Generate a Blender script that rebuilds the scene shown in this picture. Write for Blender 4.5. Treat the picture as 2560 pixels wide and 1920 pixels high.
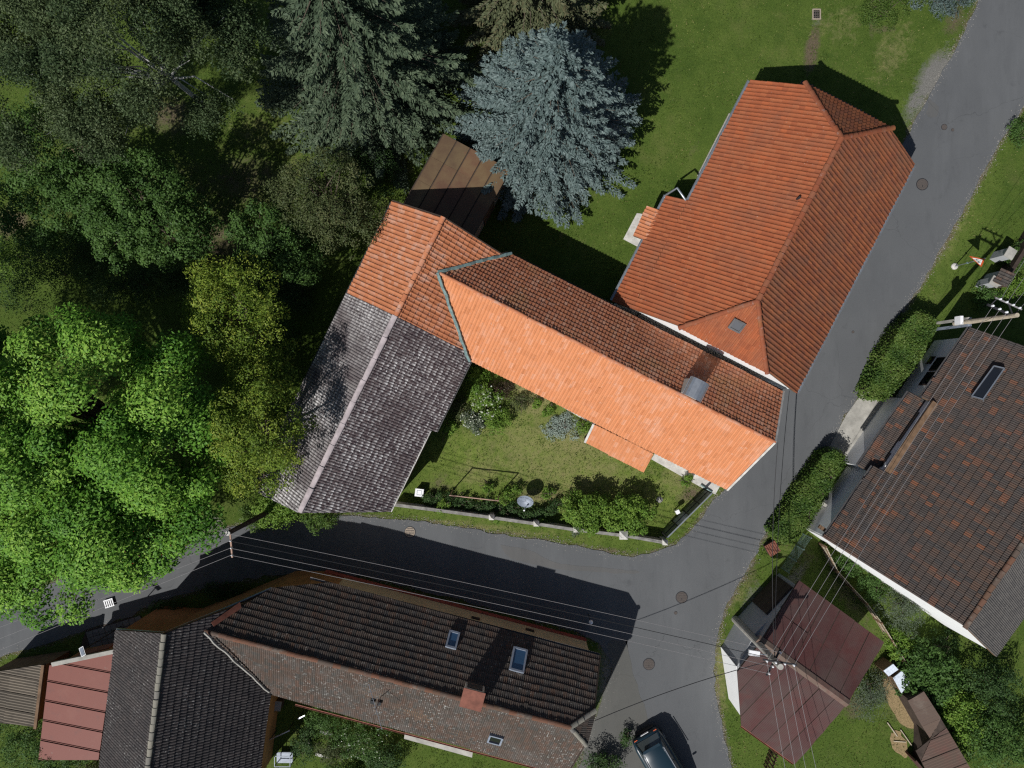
import bpy, math, random
import numpy as np
from mathutils import Vector, Matrix
random.seed(7)
RNG = np.random.default_rng(7)
SC = bpy.context.scene
COL = SC.collection
for o in list(bpy.data.objects):
    bpy.data.objects.remove(o)

# ------------------------------------------------------------------ camera, sky, sun, exposure
H = 42.0                 # the drone hovers 42 m above the junction and looks straight down
FPX = 1775.0             # focal length of its lens in pixels of a 2560 pixel wide picture
cam_d = bpy.data.cameras.new('camera')
cam_d.sensor_width = 36.0
cam_d.lens = 36.0 * FPX / 2560.0
cam_d.clip_start = 0.5
cam_d.clip_end = 1500.0
cam = bpy.data.objects.new('camera', cam_d)
cam.location = (0, 0, H)
COL.objects.link(cam)
SC.camera = cam

SUN_EL = math.radians(49.0)
SHX, SHY = 0.665, 0.747                      # shadows fall towards this compass direction
world = bpy.data.worlds.new('World')
SC.world = world
world.use_nodes = True
wn = world.node_tree.nodes
wn.clear()
sky = wn.new('ShaderNodeTexSky')
sky.sky_type = 'NISHITA'
sky.sun_disc = False
sky.sun_elevation = SUN_EL
sky.sun_rotation = math.atan2(-SHX, -SHY)
bg = wn.new('ShaderNodeBackground')
bg.inputs['Strength'].default_value = 0.06
wo = wn.new('ShaderNodeOutputWorld')
world.node_tree.links.new(sky.outputs[0], bg.inputs[0])
world.node_tree.links.new(bg.outputs[0], wo.inputs[0])
sun_d = bpy.data.lights.new('sun', 'SUN')
sun_d.energy = 5.0
sun_d.angle = math.radians(0.5)
sun_d.color = (1.0, 0.985, 0.96)
sun = bpy.data.objects.new('sun', sun_d)
ldir = Vector((SHX * math.cos(SUN_EL), SHY * math.cos(SUN_EL), -math.sin(SUN_EL)))
sun.rotation_euler = ldir.to_track_quat('-Z', 'Y').to_euler()
sun.location = (-30, -35, 60)
COL.objects.link(sun)
vs = SC.view_settings
vs.view_transform = 'Standard'
vs.look = 'None'
vs.exposure = -0.15
vs.gamma = 1.0
vs.use_curve_mapping = False
SC.cycles.use_denoising = False
SC.cycles.filter_width = 1.25

# ------------------------------------------------------------------ small helpers
def P(px, py, h=0.0):
    """survey point: where the sight line of a picture point meets the level h above the ground"""
    k = (H - h) / FPX
    return Vector(((px - 1280.0) * k, -(py - 960.0) * k, h))

WM = {}
def place(o, parent=None, m=None):
    m = m or Matrix.Identity(4)
    COL.objects.link(o)
    if parent is not None:
        o.parent = parent
        o.matrix_parent_inverse = WM[parent.name].inverted()
    o.matrix_basis = m
    WM[o.name] = m
    return o

def tag(o, label=None, cat=None, group=None, kind=None):
    if label: o['label'] = label
    if cat: o['category'] = cat
    if group: o['group'] = group
    if kind: o['kind'] = kind
    return o

def thing(name, loc, label, cat, group=None):
    o = bpy.data.objects.new(name, None)
    o.empty_display_size = 0.3
    place(o, None, Matrix.Translation(Vector(loc)))
    return tag(o, label, cat, group)

def mesh_obj(name, verts, faces, mat, parent=None, origin=None, rnd=None, smooth=False):
    org = Vector(origin) if origin is not None else Vector((0, 0, 0))
    me = bpy.data.meshes.new(name)
    me.from_pydata([tuple(Vector(v) - org) for v in verts], [], faces)
    me.materials.append(mat)
    if rnd is not None:
        at = me.attributes.new('rnd', 'FLOAT', 'POINT')
        at.data.foreach_set('value', rnd)
    if smooth:
        me.polygons.foreach_set('use_smooth', [True] * len(me.polygons))
    me.update()
    o = bpy.data.objects.new(name, me)
    return place(o, parent, Matrix.Translation(org))

def mesh_np(name, verts, quads, mat, parent=None, origin=None, rnd=None, n=4, smooth=False):
    org = np.array(origin if origin is not None else (0, 0, 0), dtype=np.float32)
    v = (np.asarray(verts, dtype=np.float32) - org)
    q = np.asarray(quads, dtype=np.int32)
    me = bpy.data.meshes.new(name)
    me.vertices.add(len(v)); me.vertices.foreach_set('co', v.ravel())
    me.loops.add(q.size); me.loops.foreach_set('vertex_index', q.ravel())
    me.polygons.add(len(q))
    me.polygons.foreach_set('loop_start', np.arange(0, q.size, n, dtype=np.int32))
    me.polygons.foreach_set('loop_total', np.full(len(q), n, dtype=np.int32))
    me.materials.append(mat)
    if rnd is not None:
        at = me.attributes.new('rnd', 'FLOAT', 'POINT')
        at.data.foreach_set('value', np.asarray(rnd, dtype=np.float32))
    if smooth:
        me.polygons.foreach_set('use_smooth', np.ones(len(q), dtype=bool))
    me.update(calc_edges=True)
    o = bpy.data.objects.new(name, me)
    return place(o, parent, Matrix.Translation(Vector(org.tolist())))

class MB:
    """collects boxes, bars, tubes and prisms into one mesh"""
    def __init__(s): s.v, s.f = [], []
    def add(s, vs, fs):
        b = len(s.v); s.v += [Vector(x) for x in vs]; s.f += [tuple(i + b for i in f) for f in fs]; return s
    def box(s, c, ax, ay, az):
        c, ax, ay, az = Vector(c), Vector(ax), Vector(ay), Vector(az)
        vs = [c + i * ax + j * ay + k * az for k in (-.5, .5) for j in (-.5, .5) for i in (-.5, .5)]
        fs = [(0, 2, 3, 1), (4, 5, 7, 6), (0, 1, 5, 4), (2, 6, 7, 3), (0, 4, 6, 2), (1, 3, 7, 5)]
        if ax.cross(ay).dot(az) < 0: fs = [f[::-1] for f in fs]
        return s.add(vs, fs)
    def abox(s, x0, x1, y0, y1, z0, z1):
        return s.box(((x0 + x1) / 2, (y0 + y1) / 2, (z0 + z1) / 2), (x1 - x0, 0, 0), (0, y1 - y0, 0), (0, 0, z1 - z0))
    def bar(s, a, b, w, h=None, up=(0, 0, 1)):
        a, b = Vector(a), Vector(b); d = b - a; h = h or w
        up = Vector(up)
        side = d.cross(up)
        if side.length < 1e-5: side = d.cross(Vector((1, 0, 0)))
        side.normalize(); u2 = side.cross(d).normalized()
        return s.box((a + b) / 2, d, side * w, u2 * h)
    def tube(s, pts, radii, n=8, cap=True):
        pts = [Vector(p) for p in pts]
        if not isinstance(radii, (list, tuple)): radii = [radii] * len(pts)
        vs, fs = [], []
        for i, p in enumerate(pts):
            d = (pts[min(i + 1, len(pts) - 1)] - pts[max(i - 1, 0)]).normalized()
            a = d.cross(Vector((0, 0, 1)))
            if a.length < 1e-4: a = Vector((1, 0, 0))
            a.normalize(); b = d.cross(a)
            for k in range(n):
                t = 2 * math.pi * k / n
                vs.append(p + radii[i] * (math.cos(t) * a + math.sin(t) * b))
        for i in range(len(pts) - 1):
            for k in range(n):
                fs.append((i * n + k, i * n + (k + 1) % n, (i + 1) * n + (k + 1) % n, (i + 1) * n + k))
        if cap:
            fs.append(tuple(range(n))[::-1]); fs.append(tuple(range((len(pts) - 1) * n, len(pts) * n)))
        return s.add(vs, fs)
    def prism(s, pts, z0, z1):
        n = len(pts)
        area = sum(pts[i][0] * pts[(i + 1) % n][1] - pts[(i + 1) % n][0] * pts[i][1] for i in range(n))
        if area < 0: pts = pts[::-1]
        vs = [Vector((p[0], p[1], z0)) for p in pts] + [Vector((p[0], p[1], z1)) for p in pts]
        fs = [tuple(range(n))[::-1], tuple(range(n, 2 * n))] + [(i, (i + 1) % n, n + (i + 1) % n, n + i) for i in range(n)]
        return s.add(vs, fs)
    def slab(s, poly, t):
        """planar 3-D polygon given thickness t downwards along its normal"""
        poly = [Vector(p) for p in poly]; n = len(poly); nn = newell(poly)
        if nn.z < 0: poly = poly[::-1]; nn = -nn
        vs = poly + [p - nn * t for p in poly]
        fs = [tuple(range(n)), tuple(range(n, 2 * n))[::-1]] + [(i, n + i, n + (i + 1) % n, (i + 1) % n) for i in range(n)]
        return s.add(vs, fs)
    def disc(s, c, r, z0, z1, n=20):
        return s.prism([(c[0] + r * math.cos(2 * math.pi * k / n), c[1] + r * math.sin(2 * math.pi * k / n)) for k in range(n)], z0, z1)
    def build(s, name, mat, parent=None, origin=None, smooth=False):
        return mesh_obj(name, s.v, s.f, mat, parent, origin, None, smooth)

def newell(poly):
    n = Vector((0, 0, 0))
    for i, a in enumerate(poly):
        b = poly[(i + 1) % len(poly)]
        n += Vector(((a.y - b.y) * (a.z + b.z), (a.z - b.z) * (a.x + b.x), (a.x - b.x) * (a.y + b.y)))
    return n.normalized()

# ------------------------------------------------------------------ materials
class Mat:
    def __init__(s, name):
        s.m = bpy.data.materials.new(name); s.m.use_nodes = True
        s.t = s.m.node_tree; s.t.nodes.clear()
        s.out = s.t.nodes.new('ShaderNodeOutputMaterial')
        s.pos = None
    def n(s, ty, **kw):
        x = s.t.nodes.new(ty)
        for k, v in kw.items(): setattr(x, k, v)
        return x
    def link(s, a, b): s.t.links.new(a, b)
    def position(s):
        if s.pos is None: s.pos = s.n('ShaderNodeNewGeometry').outputs['Position']
        return s.pos
    def noise(s, scale, detail=4, rough=0.6, stretch=None, off=0):
        t = s.n('ShaderNodeTexNoise'); t.inputs['Scale'].default_value = scale
        t.inputs['Detail'].default_value = detail; t.inputs['Roughness'].default_value = rough
        src = s.position()
        mp = s.n('ShaderNodeMapping'); s.link(src, mp.inputs[0])
        mp.inputs['Location'].default_value = (off, off * 1.7, off * .3)
        if stretch: mp.inputs['Rotation'].default_value = (0, 0, stretch[2]); mp.inputs['Scale'].default_value = (stretch[0], stretch[1], 1)
        s.link(mp.outputs[0], t.inputs['Vector'])
        return t.outputs['Fac']
    def ramp(s, val, lo, hi, interp='LINEAR'):
        r = s.n('ShaderNodeMapRange'); r.clamp = True
        r.inputs['From Min'].default_value = lo; r.inputs['From Max'].default_value = hi
        s.link(val, r.inputs['Value']); return r.outputs[0]
    def math(s, op, a, b):
        x = s.n('ShaderNodeMath', operation=op)
        for i, v in enumerate((a, b)):
            if isinstance(v, (int, float)): x.inputs[i].default_value = v
            else: s.link(v, x.inputs[i])
        return x.outputs[0]
    def mix(s, fac, a, b, blend='MIX'):
        x = s.n('ShaderNodeMix', data_type='RGBA', blend_type=blend)
        if isinstance(fac, (int, float)): x.inputs[0].default_value = fac
        else: s.link(fac, x.inputs[0])
        for i, v in ((6, a), (7, b)):
            if isinstance(v, tuple): x.inputs[i].default_value = (*v, 1) if len(v) == 3 else v
            else: s.link(v, x.inputs[i])
        return x.outputs[2]
    def rnd(s):
        a = s.n('ShaderNodeAttribute', attribute_name='rnd'); o = s.n('ShaderNodeObjectInfo')
        return s.math('FRACT', s.math('ADD', a.outputs['Fac'], o.outputs['Random']), 0)
    def attr(s, name):
        return s.n('ShaderNodeAttribute', attribute_name=name)
    def stops(s, val, cols):
        r = s.n('ShaderNodeValToRGB'); e = r.color_ramp.elements
        while len(e) < len(cols): e.new(0.5)
        for i, c in enumerate(cols):
            e[i].position = c[0] if len(c) == 4 and False else i / (len(cols) - 1); e[i].color = (*c, 1)
        s.link(val, r.inputs[0]); return r.outputs[0]
    def surf(s, col, rough=.8, spec=.3, metal=0, bump=None, bstr=.3, bdist=.02, trans=0):
        b = s.n('ShaderNodeBsdfPrincipled')
        if isinstance(col, tuple): b.inputs['Base Color'].default_value = (*col, 1)
        else: s.link(col, b.inputs['Base Color'])
        if isinstance(rough, (int, float)): b.inputs['Roughness'].default_value = rough
        else: s.link(rough, b.inputs['Roughness'])
        b.inputs['Metallic'].default_value = metal
        b.inputs['Specular IOR Level'].default_value = spec
        if bump is not None:
            u = s.n('ShaderNodeBump'); u.inputs['Strength'].default_value = bstr; u.inputs['Distance'].default_value = bdist
            s.link(bump, u.inputs['Height']); s.link(u.outputs[0], b.inputs['Normal'])
        sh = b.outputs[0]
        if trans:
            tr = s.n('ShaderNodeBsdfTranslucent'); mx = s.n('ShaderNodeMixShader'); mx.inputs[0].default_value = trans
            if isinstance(col, tuple): tr.inputs[0].default_value = (*col, 1)
            else: s.link(col, tr.inputs[0])
            s.link(sh, mx.inputs[1]); s.link(tr.outputs[0], mx.inputs[2]); sh = mx.outputs[0]
        s.link(sh, s.out.inputs[0])
        return s.m

def plain(name, col, rough=.7, spec=.3, metal=0, var=.25, scale=3.0, bump=0.0):
    """one colour with soft blotches of wear"""
    m = Mat(name)
    a = tuple(c * (1 - var) for c in col); b = tuple(min(1, c * (1 + var)) for c in col)
    f = m.ramp(m.noise(scale, 6, .65), .3, .7)
    c = m.mix(f, a, b)
    return m.surf(c, rough, spec, metal, m.noise(scale * 12, 3) if bump else None, bump or .1)

def tile_mat(name, cols, patch=None, speck=None, fine=.35, rough=.85, base_lip=.5):
    """clay or concrete roof tile: colour by tile, patches of weather, specks of lichen"""
    m = Mat(name)
    c = m.stops(m.rnd(), cols)
    f = m.ramp(m.noise(14, 4, .7), .25, .8)
    c = m.mix(m.math('MULTIPLY', f, fine), c, tuple(x * .45 for x in cols[0]))
    for p in (patch or []):
        pc, sc, lo, hi, amt, off = p
        g = m.math('MULTIPLY', m.ramp(m.noise(sc, 5, .65, None, off), lo, hi), amt)
        c = m.mix(g, c, pc)
    if speck:
        sc_, size, lo, hi, amt = speck
        g = m.ramp(m.noise(size, 2, .5, None, 31), lo, hi)
        g = m.math('MULTIPLY', g, m.ramp(m.noise(.45, 3, .5, None, 12), .3, .62))
        lip = m.ramp(m.attr('lip').outputs['Fac'], .35, .8)
        g = m.math('MULTIPLY', g, m.math('ADD', m.math('MULTIPLY', lip, 1.0 - base_lip), base_lip))
        c = m.mix(m.math('MULTIPLY', g, amt), c, sc_)
    return m.surf(c, rough, .25, 0, m.noise(30, 3), .25, .01)

def leaf_mat(name, cols, trans=.3, rough=.5, spec=.35):
    rough, spec = max(rough, .55), min(spec, .18)
    m = Mat(name)
    c = m.stops(m.attr('rnd').outputs['Fac'], cols)
    return m.surf(c, rough, spec, 0, None, 0, 0, trans)

M = {}
# clay and concrete tiles
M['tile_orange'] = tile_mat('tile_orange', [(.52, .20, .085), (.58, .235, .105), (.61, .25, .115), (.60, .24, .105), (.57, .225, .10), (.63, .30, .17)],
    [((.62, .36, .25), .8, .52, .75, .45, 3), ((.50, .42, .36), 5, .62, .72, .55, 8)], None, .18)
M['tile_orange_shaded'] = tile_mat('tile_orange_shaded', [(0.3672, 0.135, 0.0683), (0.432, 0.1674, 0.084), (0.4752, 0.1944, 0.105), (0.3564, 0.1404, 0.0788), (0.486, 0.2484, 0.1575)],  # darker copy for the north slope: its shade sits in the base colour
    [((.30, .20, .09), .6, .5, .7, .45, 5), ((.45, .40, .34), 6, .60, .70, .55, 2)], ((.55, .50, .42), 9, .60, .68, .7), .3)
M['tile_barn_orange'] = tile_mat('tile_barn_orange', [(.40, .145, .065), (.46, .17, .078), (.49, .19, .09), (.42, .155, .075), (.49, .24, .15)],
    [((.52, .42, .36), 1.3, .55, .75, .5, 7), ((.48, .42, .40), 6, .62, .7, .5, 1)], None, .25)
M['tile_grey'] = tile_mat('tile_grey', [(0.0672, 0.0478, 0.052), (0.0851, 0.0624, 0.0645), (0.1008, 0.0749, 0.0749), (0.0762, 0.0551, 0.0582)],
    [((.15, .12, .115), 1.1, .5, .75, .5, 4)], ((.62, .60, .58), 6, .40, .56, 1.0), .3, .85, .12)
M['tile_grey_pale'] = tile_mat('tile_grey_pale', [(.085, .068, .072), (.105, .085, .086), (.12, .10, .098), (.095, .078, .08)], [((.26, .24, .23), 1.1, .45, .7, .5, 4)], ((.66, .64, .62), 7, .34, .50, 1.0), .3, .85, .3)
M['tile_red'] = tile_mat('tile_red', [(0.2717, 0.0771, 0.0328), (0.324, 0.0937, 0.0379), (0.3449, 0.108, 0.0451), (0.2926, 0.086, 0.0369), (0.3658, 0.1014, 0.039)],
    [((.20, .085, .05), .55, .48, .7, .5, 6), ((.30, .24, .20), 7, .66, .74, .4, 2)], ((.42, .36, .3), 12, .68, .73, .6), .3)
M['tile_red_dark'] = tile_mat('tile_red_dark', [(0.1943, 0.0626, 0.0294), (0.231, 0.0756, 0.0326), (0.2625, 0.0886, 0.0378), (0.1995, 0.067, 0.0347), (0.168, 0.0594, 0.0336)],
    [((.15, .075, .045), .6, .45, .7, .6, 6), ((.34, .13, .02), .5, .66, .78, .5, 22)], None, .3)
M['tile_brown'] = tile_mat('tile_brown', [(0.0559, 0.049, 0.0438), (0.0719, 0.0578, 0.0481), (0.0863, 0.0613, 0.0481), (0.0527, 0.0481, 0.0455), (0.0998, 0.0613, 0.0438)],
    [((.13, .115, .10), 1.6, .52, .75, .4, 9)], ((.30, .28, .25), 8, .62, .68, .7), .3)
M['tile_brown_red'] = tile_mat('tile_brown_red', [(0.0768, 0.0649, 0.0541), (0.0929, 0.0685, 0.0541), (0.1091, 0.0703, 0.0523), (0.0743, 0.0676, 0.0595), (0.1252, 0.0766, 0.0559)],
    [((.12, .11, .10), .7, .48, .7, .55, 9), ((.22, .24, .22), 1.2, .64, .78, .4, 3)], ((.40, .40, .37), 8, .60, .66, .8), .3)
M['tile_dark'] = tile_mat('tile_dark', [(0.0508, 0.0451, 0.0451), (0.0607, 0.0525, 0.0517), (0.0722, 0.0607, 0.0582), (0.0476, 0.0426, 0.0435)],
    [((.10, .09, .085), 1.4, .52, .75, .4, 2)], ((.36, .35, .33), 9, .61, .67, .8), .3)
M['tile_slate'] = tile_mat('tile_slate', [(.095, .088, .085), (.115, .105, .10), (.13, .118, .11), (.10, .092, .09)], [((.17, .16, .15), 1.2, .5, .75, .4, 4)], None, .3)
M['tile_mixed'] = tile_mat('tile_mixed', [(0.0536, 0.0477, 0.045), (0.0857, 0.0623, 0.0505), (0.0604, 0.0536, 0.0505), (0.1072, 0.0661, 0.0477), (0.0702, 0.0594, 0.0532), (0.1852, 0.0779, 0.0422)],
    [((.06, .055, .055), .5, .5, .7, .4, 4)], ((.25, .22, .19), 11, .66, .72, .6), .3)
M['ridge_pale'] = plain('ridge_pale', (.42, .36, .36), .85, .2, 0, .3, 2.0, .2)
M['ridge_orange'] = tile_mat('ridge_orange', [(.46, .16, .075), (.55, .21, .10), (.54, .25, .15)], [((.5, .4, .34), 2, .5, .7, .5, 2)])
M['ridge_red'] = tile_mat('ridge_red', [(.23, .07, .035), (.27, .08, .036), (.25, .095, .05)], [((.30, .15, .04), .7, .6, .75, .5, 22), ((.32, .26, .24), 3, .6, .72, .5, 5)])
M['ridge_brown'] = tile_mat('ridge_brown', [(.12, .075, .05), (.17, .075, .045), (.10, .08, .065)], [((.2, .19, .16), 2, .55, .7, .6, 5)])
M['ridge_lichen'] = tile_mat('ridge_lichen', [(.20, .19, .16), (.27, .25, .20), (.16, .15, .14)])
M['copper'] = plain('copper', (.17, .25, .24), .6, .4, .2, .4, 6)
# walls, concrete, road
M['white_wall'] = plain('white_wall', (.80, .80, .79), .9, .2, 0, .06, .8, .15)
M['grey_wall'] = plain('grey_wall', (.36, .37, .38), .9, .2, 0, .10, .8, .15)
M['beige_wall'] = plain('beige_wall', (.52, .40, .24), .9, .2, 0, .12, .9, .15)
M['ochre_wall'] = plain('ochre_wall', (.34, .17, .07), .9, .2, 0, .25, 1.4, .15)
M['plaster'] = plain('plaster', (.46, .42, .37), .92, .2, 0, .2, 1.2, .2)
M['red_plinth'] = plain('red_plinth', (.30, .075, .055), .9, .2, 0, .2, 2)
M['concrete'] = plain('concrete', (.34, .325, .29), .92, .2, 0, .28, 1.6, .3)
M['concrete_old'] = plain('concrete_old', (.23, .22, .20), .92, .2, 0, .35, 3.5, .3)
M['concrete_pale'] = plain('concrete_pale', (.50, .48, .44), .92, .2, 0, .25, 2.5, .3)
M['paver'] = plain('paver', (.16, .155, .15), .9, .2, 0, .25, 4, .2)
M['gravel_white'] = plain('gravel_white', (.30, .28, .25), .95, .2, 0, .5, 22, .6)
M['timber'] = plain('timber', (.16, .10, .06), .85, .2, 0, .35, 3, .3)
M['timber_pale'] = plain('timber_pale', (.42, .36, .27), .85, .2, 0, .25, 4, .3)
M['timber_dark'] = plain('timber_dark', (.055, .04, .032), .85, .2, 0, .3, 3, .3)
M['straw'] = plain('straw', (.26, .19, .10), .95, .15, 0, .4, 14, .5)
# metals, glass, paint
M['zinc'] = plain('zinc', (.36, .39, .42), .42, .5, .7, .15, 3)
M['zinc_dark'] = plain('zinc_dark', (.10, .095, .095), .5, .5, .4, .25, 3)
M['steel'] = plain('steel', (.50, .52, .54), .35, .5, .8, .15, 4)
M['iron'] = plain('iron', (.03, .03, .033), .6, .4, .2, .3, 6)
M['rust'] = plain('rust', (.155, .085, .055), .85, .25, 0, .35, 9, .3)
M['rust_pipe'] = plain('rust_pipe', (.38, .25, .19), .8, .25, 0, .25, 9)
M['cast_iron'] = plain('cast_iron', (.088, .074, .066), .85, .3, 0, .3, 25, .5)
M['cast_pale'] = plain('cast_pale', (.33, .27, .21), .85, .3, 0, .2, 15, .4)
M['cable'] = plain('cable', (.018, .018, .02), .6, .3, 0, .1, 3)
M['wire'] = plain('wire', (.22, .21, .21), .7, .2, 0, .1, 3)
M['porcelain'] = plain('porcelain', (.82, .83, .85), .25, .5, 0, .04, 6)
M['white_paint'] = plain('white_paint', (.80, .80, .80), .5, .4, 0, .06, 5)
M['red_paint'] = plain('red_paint', (.55, .10, .03), .5, .4, 0, .12, 5)
M['black_paint'] = plain('black_paint', (.012, .012, .014), .5, .4, 0, .1, 5)
M['blue_grey'] = plain('blue_grey', (.22, .25, .30), .5, .4, .1, .25, 5)
M['green_panel'] = plain('green_panel', (.09, .115, .10), .5, .4, .2, .25, 1.5)
M['cover_red'] = plain('cover_red', (.20, .075, .05), .7, .3, .2, .3, 3)
M['fibreglass'] = plain('fibreglass', (.66, .72, .80), .5, .4, 0, .18, 9)
def sheet_mat(name, cols, patch):
    return tile_mat(name, cols, patch, None, .15, .55)
M['sheet_burgundy'] = sheet_mat('sheet_burgundy', [(.080, .034, .032), (.100, .039, .036), (.090, .042, .039), (.074, .035, .034)], [((.095, .068, .06), .5, .42, .66, .7, 3), ((.115, .04, .034), .9, .55, .7, .6, 13), ((.09, .055, .04), 4.0, .60, .70, .6, 23)])
M['sheet_rust'] = sheet_mat('sheet_rust', [(0.1445, 0.0723, 0.0425), (0.1275, 0.0808, 0.0467), (0.1105, 0.0723, 0.0442), (0.1615, 0.0595, 0.0425)], [((.20, .15, .075), .55, .45, .7, .6, 3), ((.24, .055, .045), .5, .62, .75, .7, 15)])
M['sheet_red'] = sheet_mat('sheet_red', [(.175, .050, .034), (.19, .056, .038), (.182, .053, .037)], [((.22, .085, .06), .8, .55, .8, .5, 3), ((.20, .15, .12), 3, .66, .72, .5, 8), ((.12, .05, .04), 1.7, .58, .72, .5, 18)])
M['sheet_brown'] = sheet_mat('sheet_brown', [(.105, .075, .06), (.14, .095, .07), (.12, .075, .062)], [((.17, .06, .05), .5, .5, .7, .5, 3), ((.19, .16, .13), .8, .55, .7, .5, 9)])
M['sheet_grey'] = sheet_mat('sheet_grey', [(.15, .125, .095), (.18, .15, .115), (.13, .11, .085)], [((.07, .06, .05), 1.2, .5, .7, .6, 3)])

def glass_mat(name, col, rough=.08):
    m = Mat(name); return m.surf(col, rough, .9, 0)
M['glass_blue'] = glass_mat('glass_blue', (.035, .085, .16))  # blue sky reflection put into the base colour
M['glass_dark'] = glass_mat('glass_dark', (.012, .013, .016))
M['glass_grey'] = glass_mat('glass_grey', (.10, .10, .105), .15)
M['car_glass'] = glass_mat('car_glass', (.05, .06, .062), .06)
def car_paint(name, col):
    m = Mat(name); b = m.n('ShaderNodeBsdfPrincipled')
    b.inputs['Base Color'].default_value = (*col, 1); b.inputs['Roughness'].default_value = .3
    b.inputs['Metallic'].default_value = 0; b.inputs['Coat Weight'].default_value = .4; b.inputs['Coat Roughness'].default_value = .05
    m.link(b.outputs[0], m.out.inputs[0]); return m.m
M['car_blue'] = car_paint('car_blue', (.010, .026, .038))
M['car_red'] = car_paint('car_red', (.35, .02, .015))
M['tyre'] = plain('tyre', (.015, .015, .016), .9)

def asphalt(name, c0, c1, seam):
    m = Mat(name)
    c = m.mix(m.ramp(m.noise(.22, 5, .6), .3, .7), c0, c1)
    c = m.mix(m.math('MULTIPLY', m.ramp(m.noise(60, 3, .7), .35, .7), .25), c, tuple(x * 1.6 for x in c1))
    c = m.mix(m.math('MULTIPLY', m.ramp(m.noise(1.3, 6, .7, (1, .3, 1.1), 5), .55, .75), .35), c, tuple(x * .7 for x in c0))
    c = m.mix(m.math('MULTIPLY', m.ramp(m.noise(3.1, 4, .7, None, 45), .68, .75), .3), c, tuple(x * 1.5 for x in seam))
    c = m.mix(m.math('MULTIPLY', m.ramp(m.noise(.5, 5, .65, (1, .22, -1.05), 15), .48, .72), .45), c, tuple(x * 1.35 for x in c1))
    c = m.mix(m.math('MULTIPLY', m.ramp(m.noise(.8, 6, .75, None, 61), .60, .78), .55), c, tuple(x * .62 for x in c0))
    c = m.mix(m.math('MULTIPLY', m.ramp(m.noise(7, 4, .7, None, 71), .66, .76), .35), c, tuple(x * .5 for x in c0))
    v = m.n('ShaderNodeTexVoronoi', feature='DISTANCE_TO_EDGE'); v.inputs['Scale'].default_value = .16
    wob = m.n('ShaderNodeVectorMath', operation='ADD')
    nz = m.n('ShaderNodeTexNoise'); nz.inputs['Scale'].default_value = .9; nz.inputs['Detail'].default_value = 6
    m.link(m.position(), nz.inputs['Vector']); m.link(m.position(), wob.inputs[0]); m.link(nz.outputs['Color'], wob.inputs[1])
    m.link(wob.outputs[0], v.inputs['Vector'])
    crack = m.math('MULTIPLY', m.ramp(v.outputs['Distance'], .0022, .0006), m.ramp(m.noise(.12, 2, .5, None, 77), .46, .56))
    c = m.mix(m.math('MULTIPLY', crack, .3), c, (.02, .02, .02))
    return m.surf(c, .9, .25, 0, m.noise(80, 3, .7), .3, .01)
M['asphalt'] = asphalt('asphalt', (.084, .087, .090), (.102, .105, .107), (.11, .11, .108))
M['asphalt_patch'] = asphalt('asphalt_patch', (.087, .087, .085), (.102, .10, .097), (.11, .11, .105))
M['asphalt_gravel'] = asphalt('asphalt_gravel', (.080, .080, .074), (.10, .098, .089), (.14, .135, .115))

def ground_mat():
    m = Mat('grass_ground')
    a = m.n('ShaderNodeAttribute', attribute_name='mask'); sp = m.n('ShaderNodeSeparateColor'); m.link(a.outputs['Color'], sp.inputs[0])
    dirt, stone, dry = sp.outputs[0], sp.outputs[1], sp.outputs[2]
    g = m.stops(m.ramp(m.math('ADD', m.math('MULTIPLY', m.noise(1.1, 7, .7), .55), m.math('MULTIPLY', m.noise(.28, 4, .6, None, 8), .45)), .28, .72), [(.042, .074, .011), (.070, .114, .017), (.100, .146, .025), (.145, .175, .042)])
    g2 = m.mix(m.math('MULTIPLY', m.ramp(m.noise(9, 5, .75, None, 9), .35, .75), .6), g, (.028, .058, .009))
    g3 = m.mix(m.math('MULTIPLY', m.ramp(m.noise(26, 3, .7, None, 3), .52, .75), .55), g2, (.13, .175, .045))
    def soft(mask, sc, off):
        return m.ramp(m.math('ADD', mask, m.math('MULTIPLY', m.math('SUBTRACT', m.noise(sc, 6, .75, None, off), .5), .9)), .32, .68)
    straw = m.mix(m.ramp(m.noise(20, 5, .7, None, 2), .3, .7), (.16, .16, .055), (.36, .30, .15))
    turf_brightening = m.mix(m.ramp(m.noise(3.2, 6, .75, None, 17), .3, .7), (.11, .165, .026), (.20, .245, .055))  # brighter turf colour, painting the highlight over the courtyard
    g3 = m.mix(m.math('MULTIPLY', a.outputs['Alpha'], m.ramp(m.noise(1.6, 5, .7, None, 19), .25, .55)), g3, turf_brightening)
    g3 = m.mix(m.math('MULTIPLY', m.ramp(m.noise(.55, 6, .7, None, 28), .54, .74), .45), g3, (.15, .155, .05))
    g3 = m.mix(m.math('MULTIPLY', m.ramp(m.noise(.9, 5, .7, None, 38), .58, .74), .4), g3, (.022, .055, .010))
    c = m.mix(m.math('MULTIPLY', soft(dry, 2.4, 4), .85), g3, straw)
    earth = m.mix(m.ramp(m.noise(16, 5, .7, None, 6), .3, .7), (.075, .055, .036), (.19, .145, .10))
    c = m.mix(m.math('MULTIPLY', soft(dirt, 3.0, 14), .9), c, earth)
    grav = m.mix(m.ramp(m.noise(34, 3, .7, None, 6), .3, .7), (.10, .096, .085), (.27, .26, .235))
    c = m.mix(soft(stone, 3.0, 24), c, grav)
    return m.surf(c, .95, .15, 0, m.noise(34, 4, .75), .9, .06)
M['ground'] = ground_mat()
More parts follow.
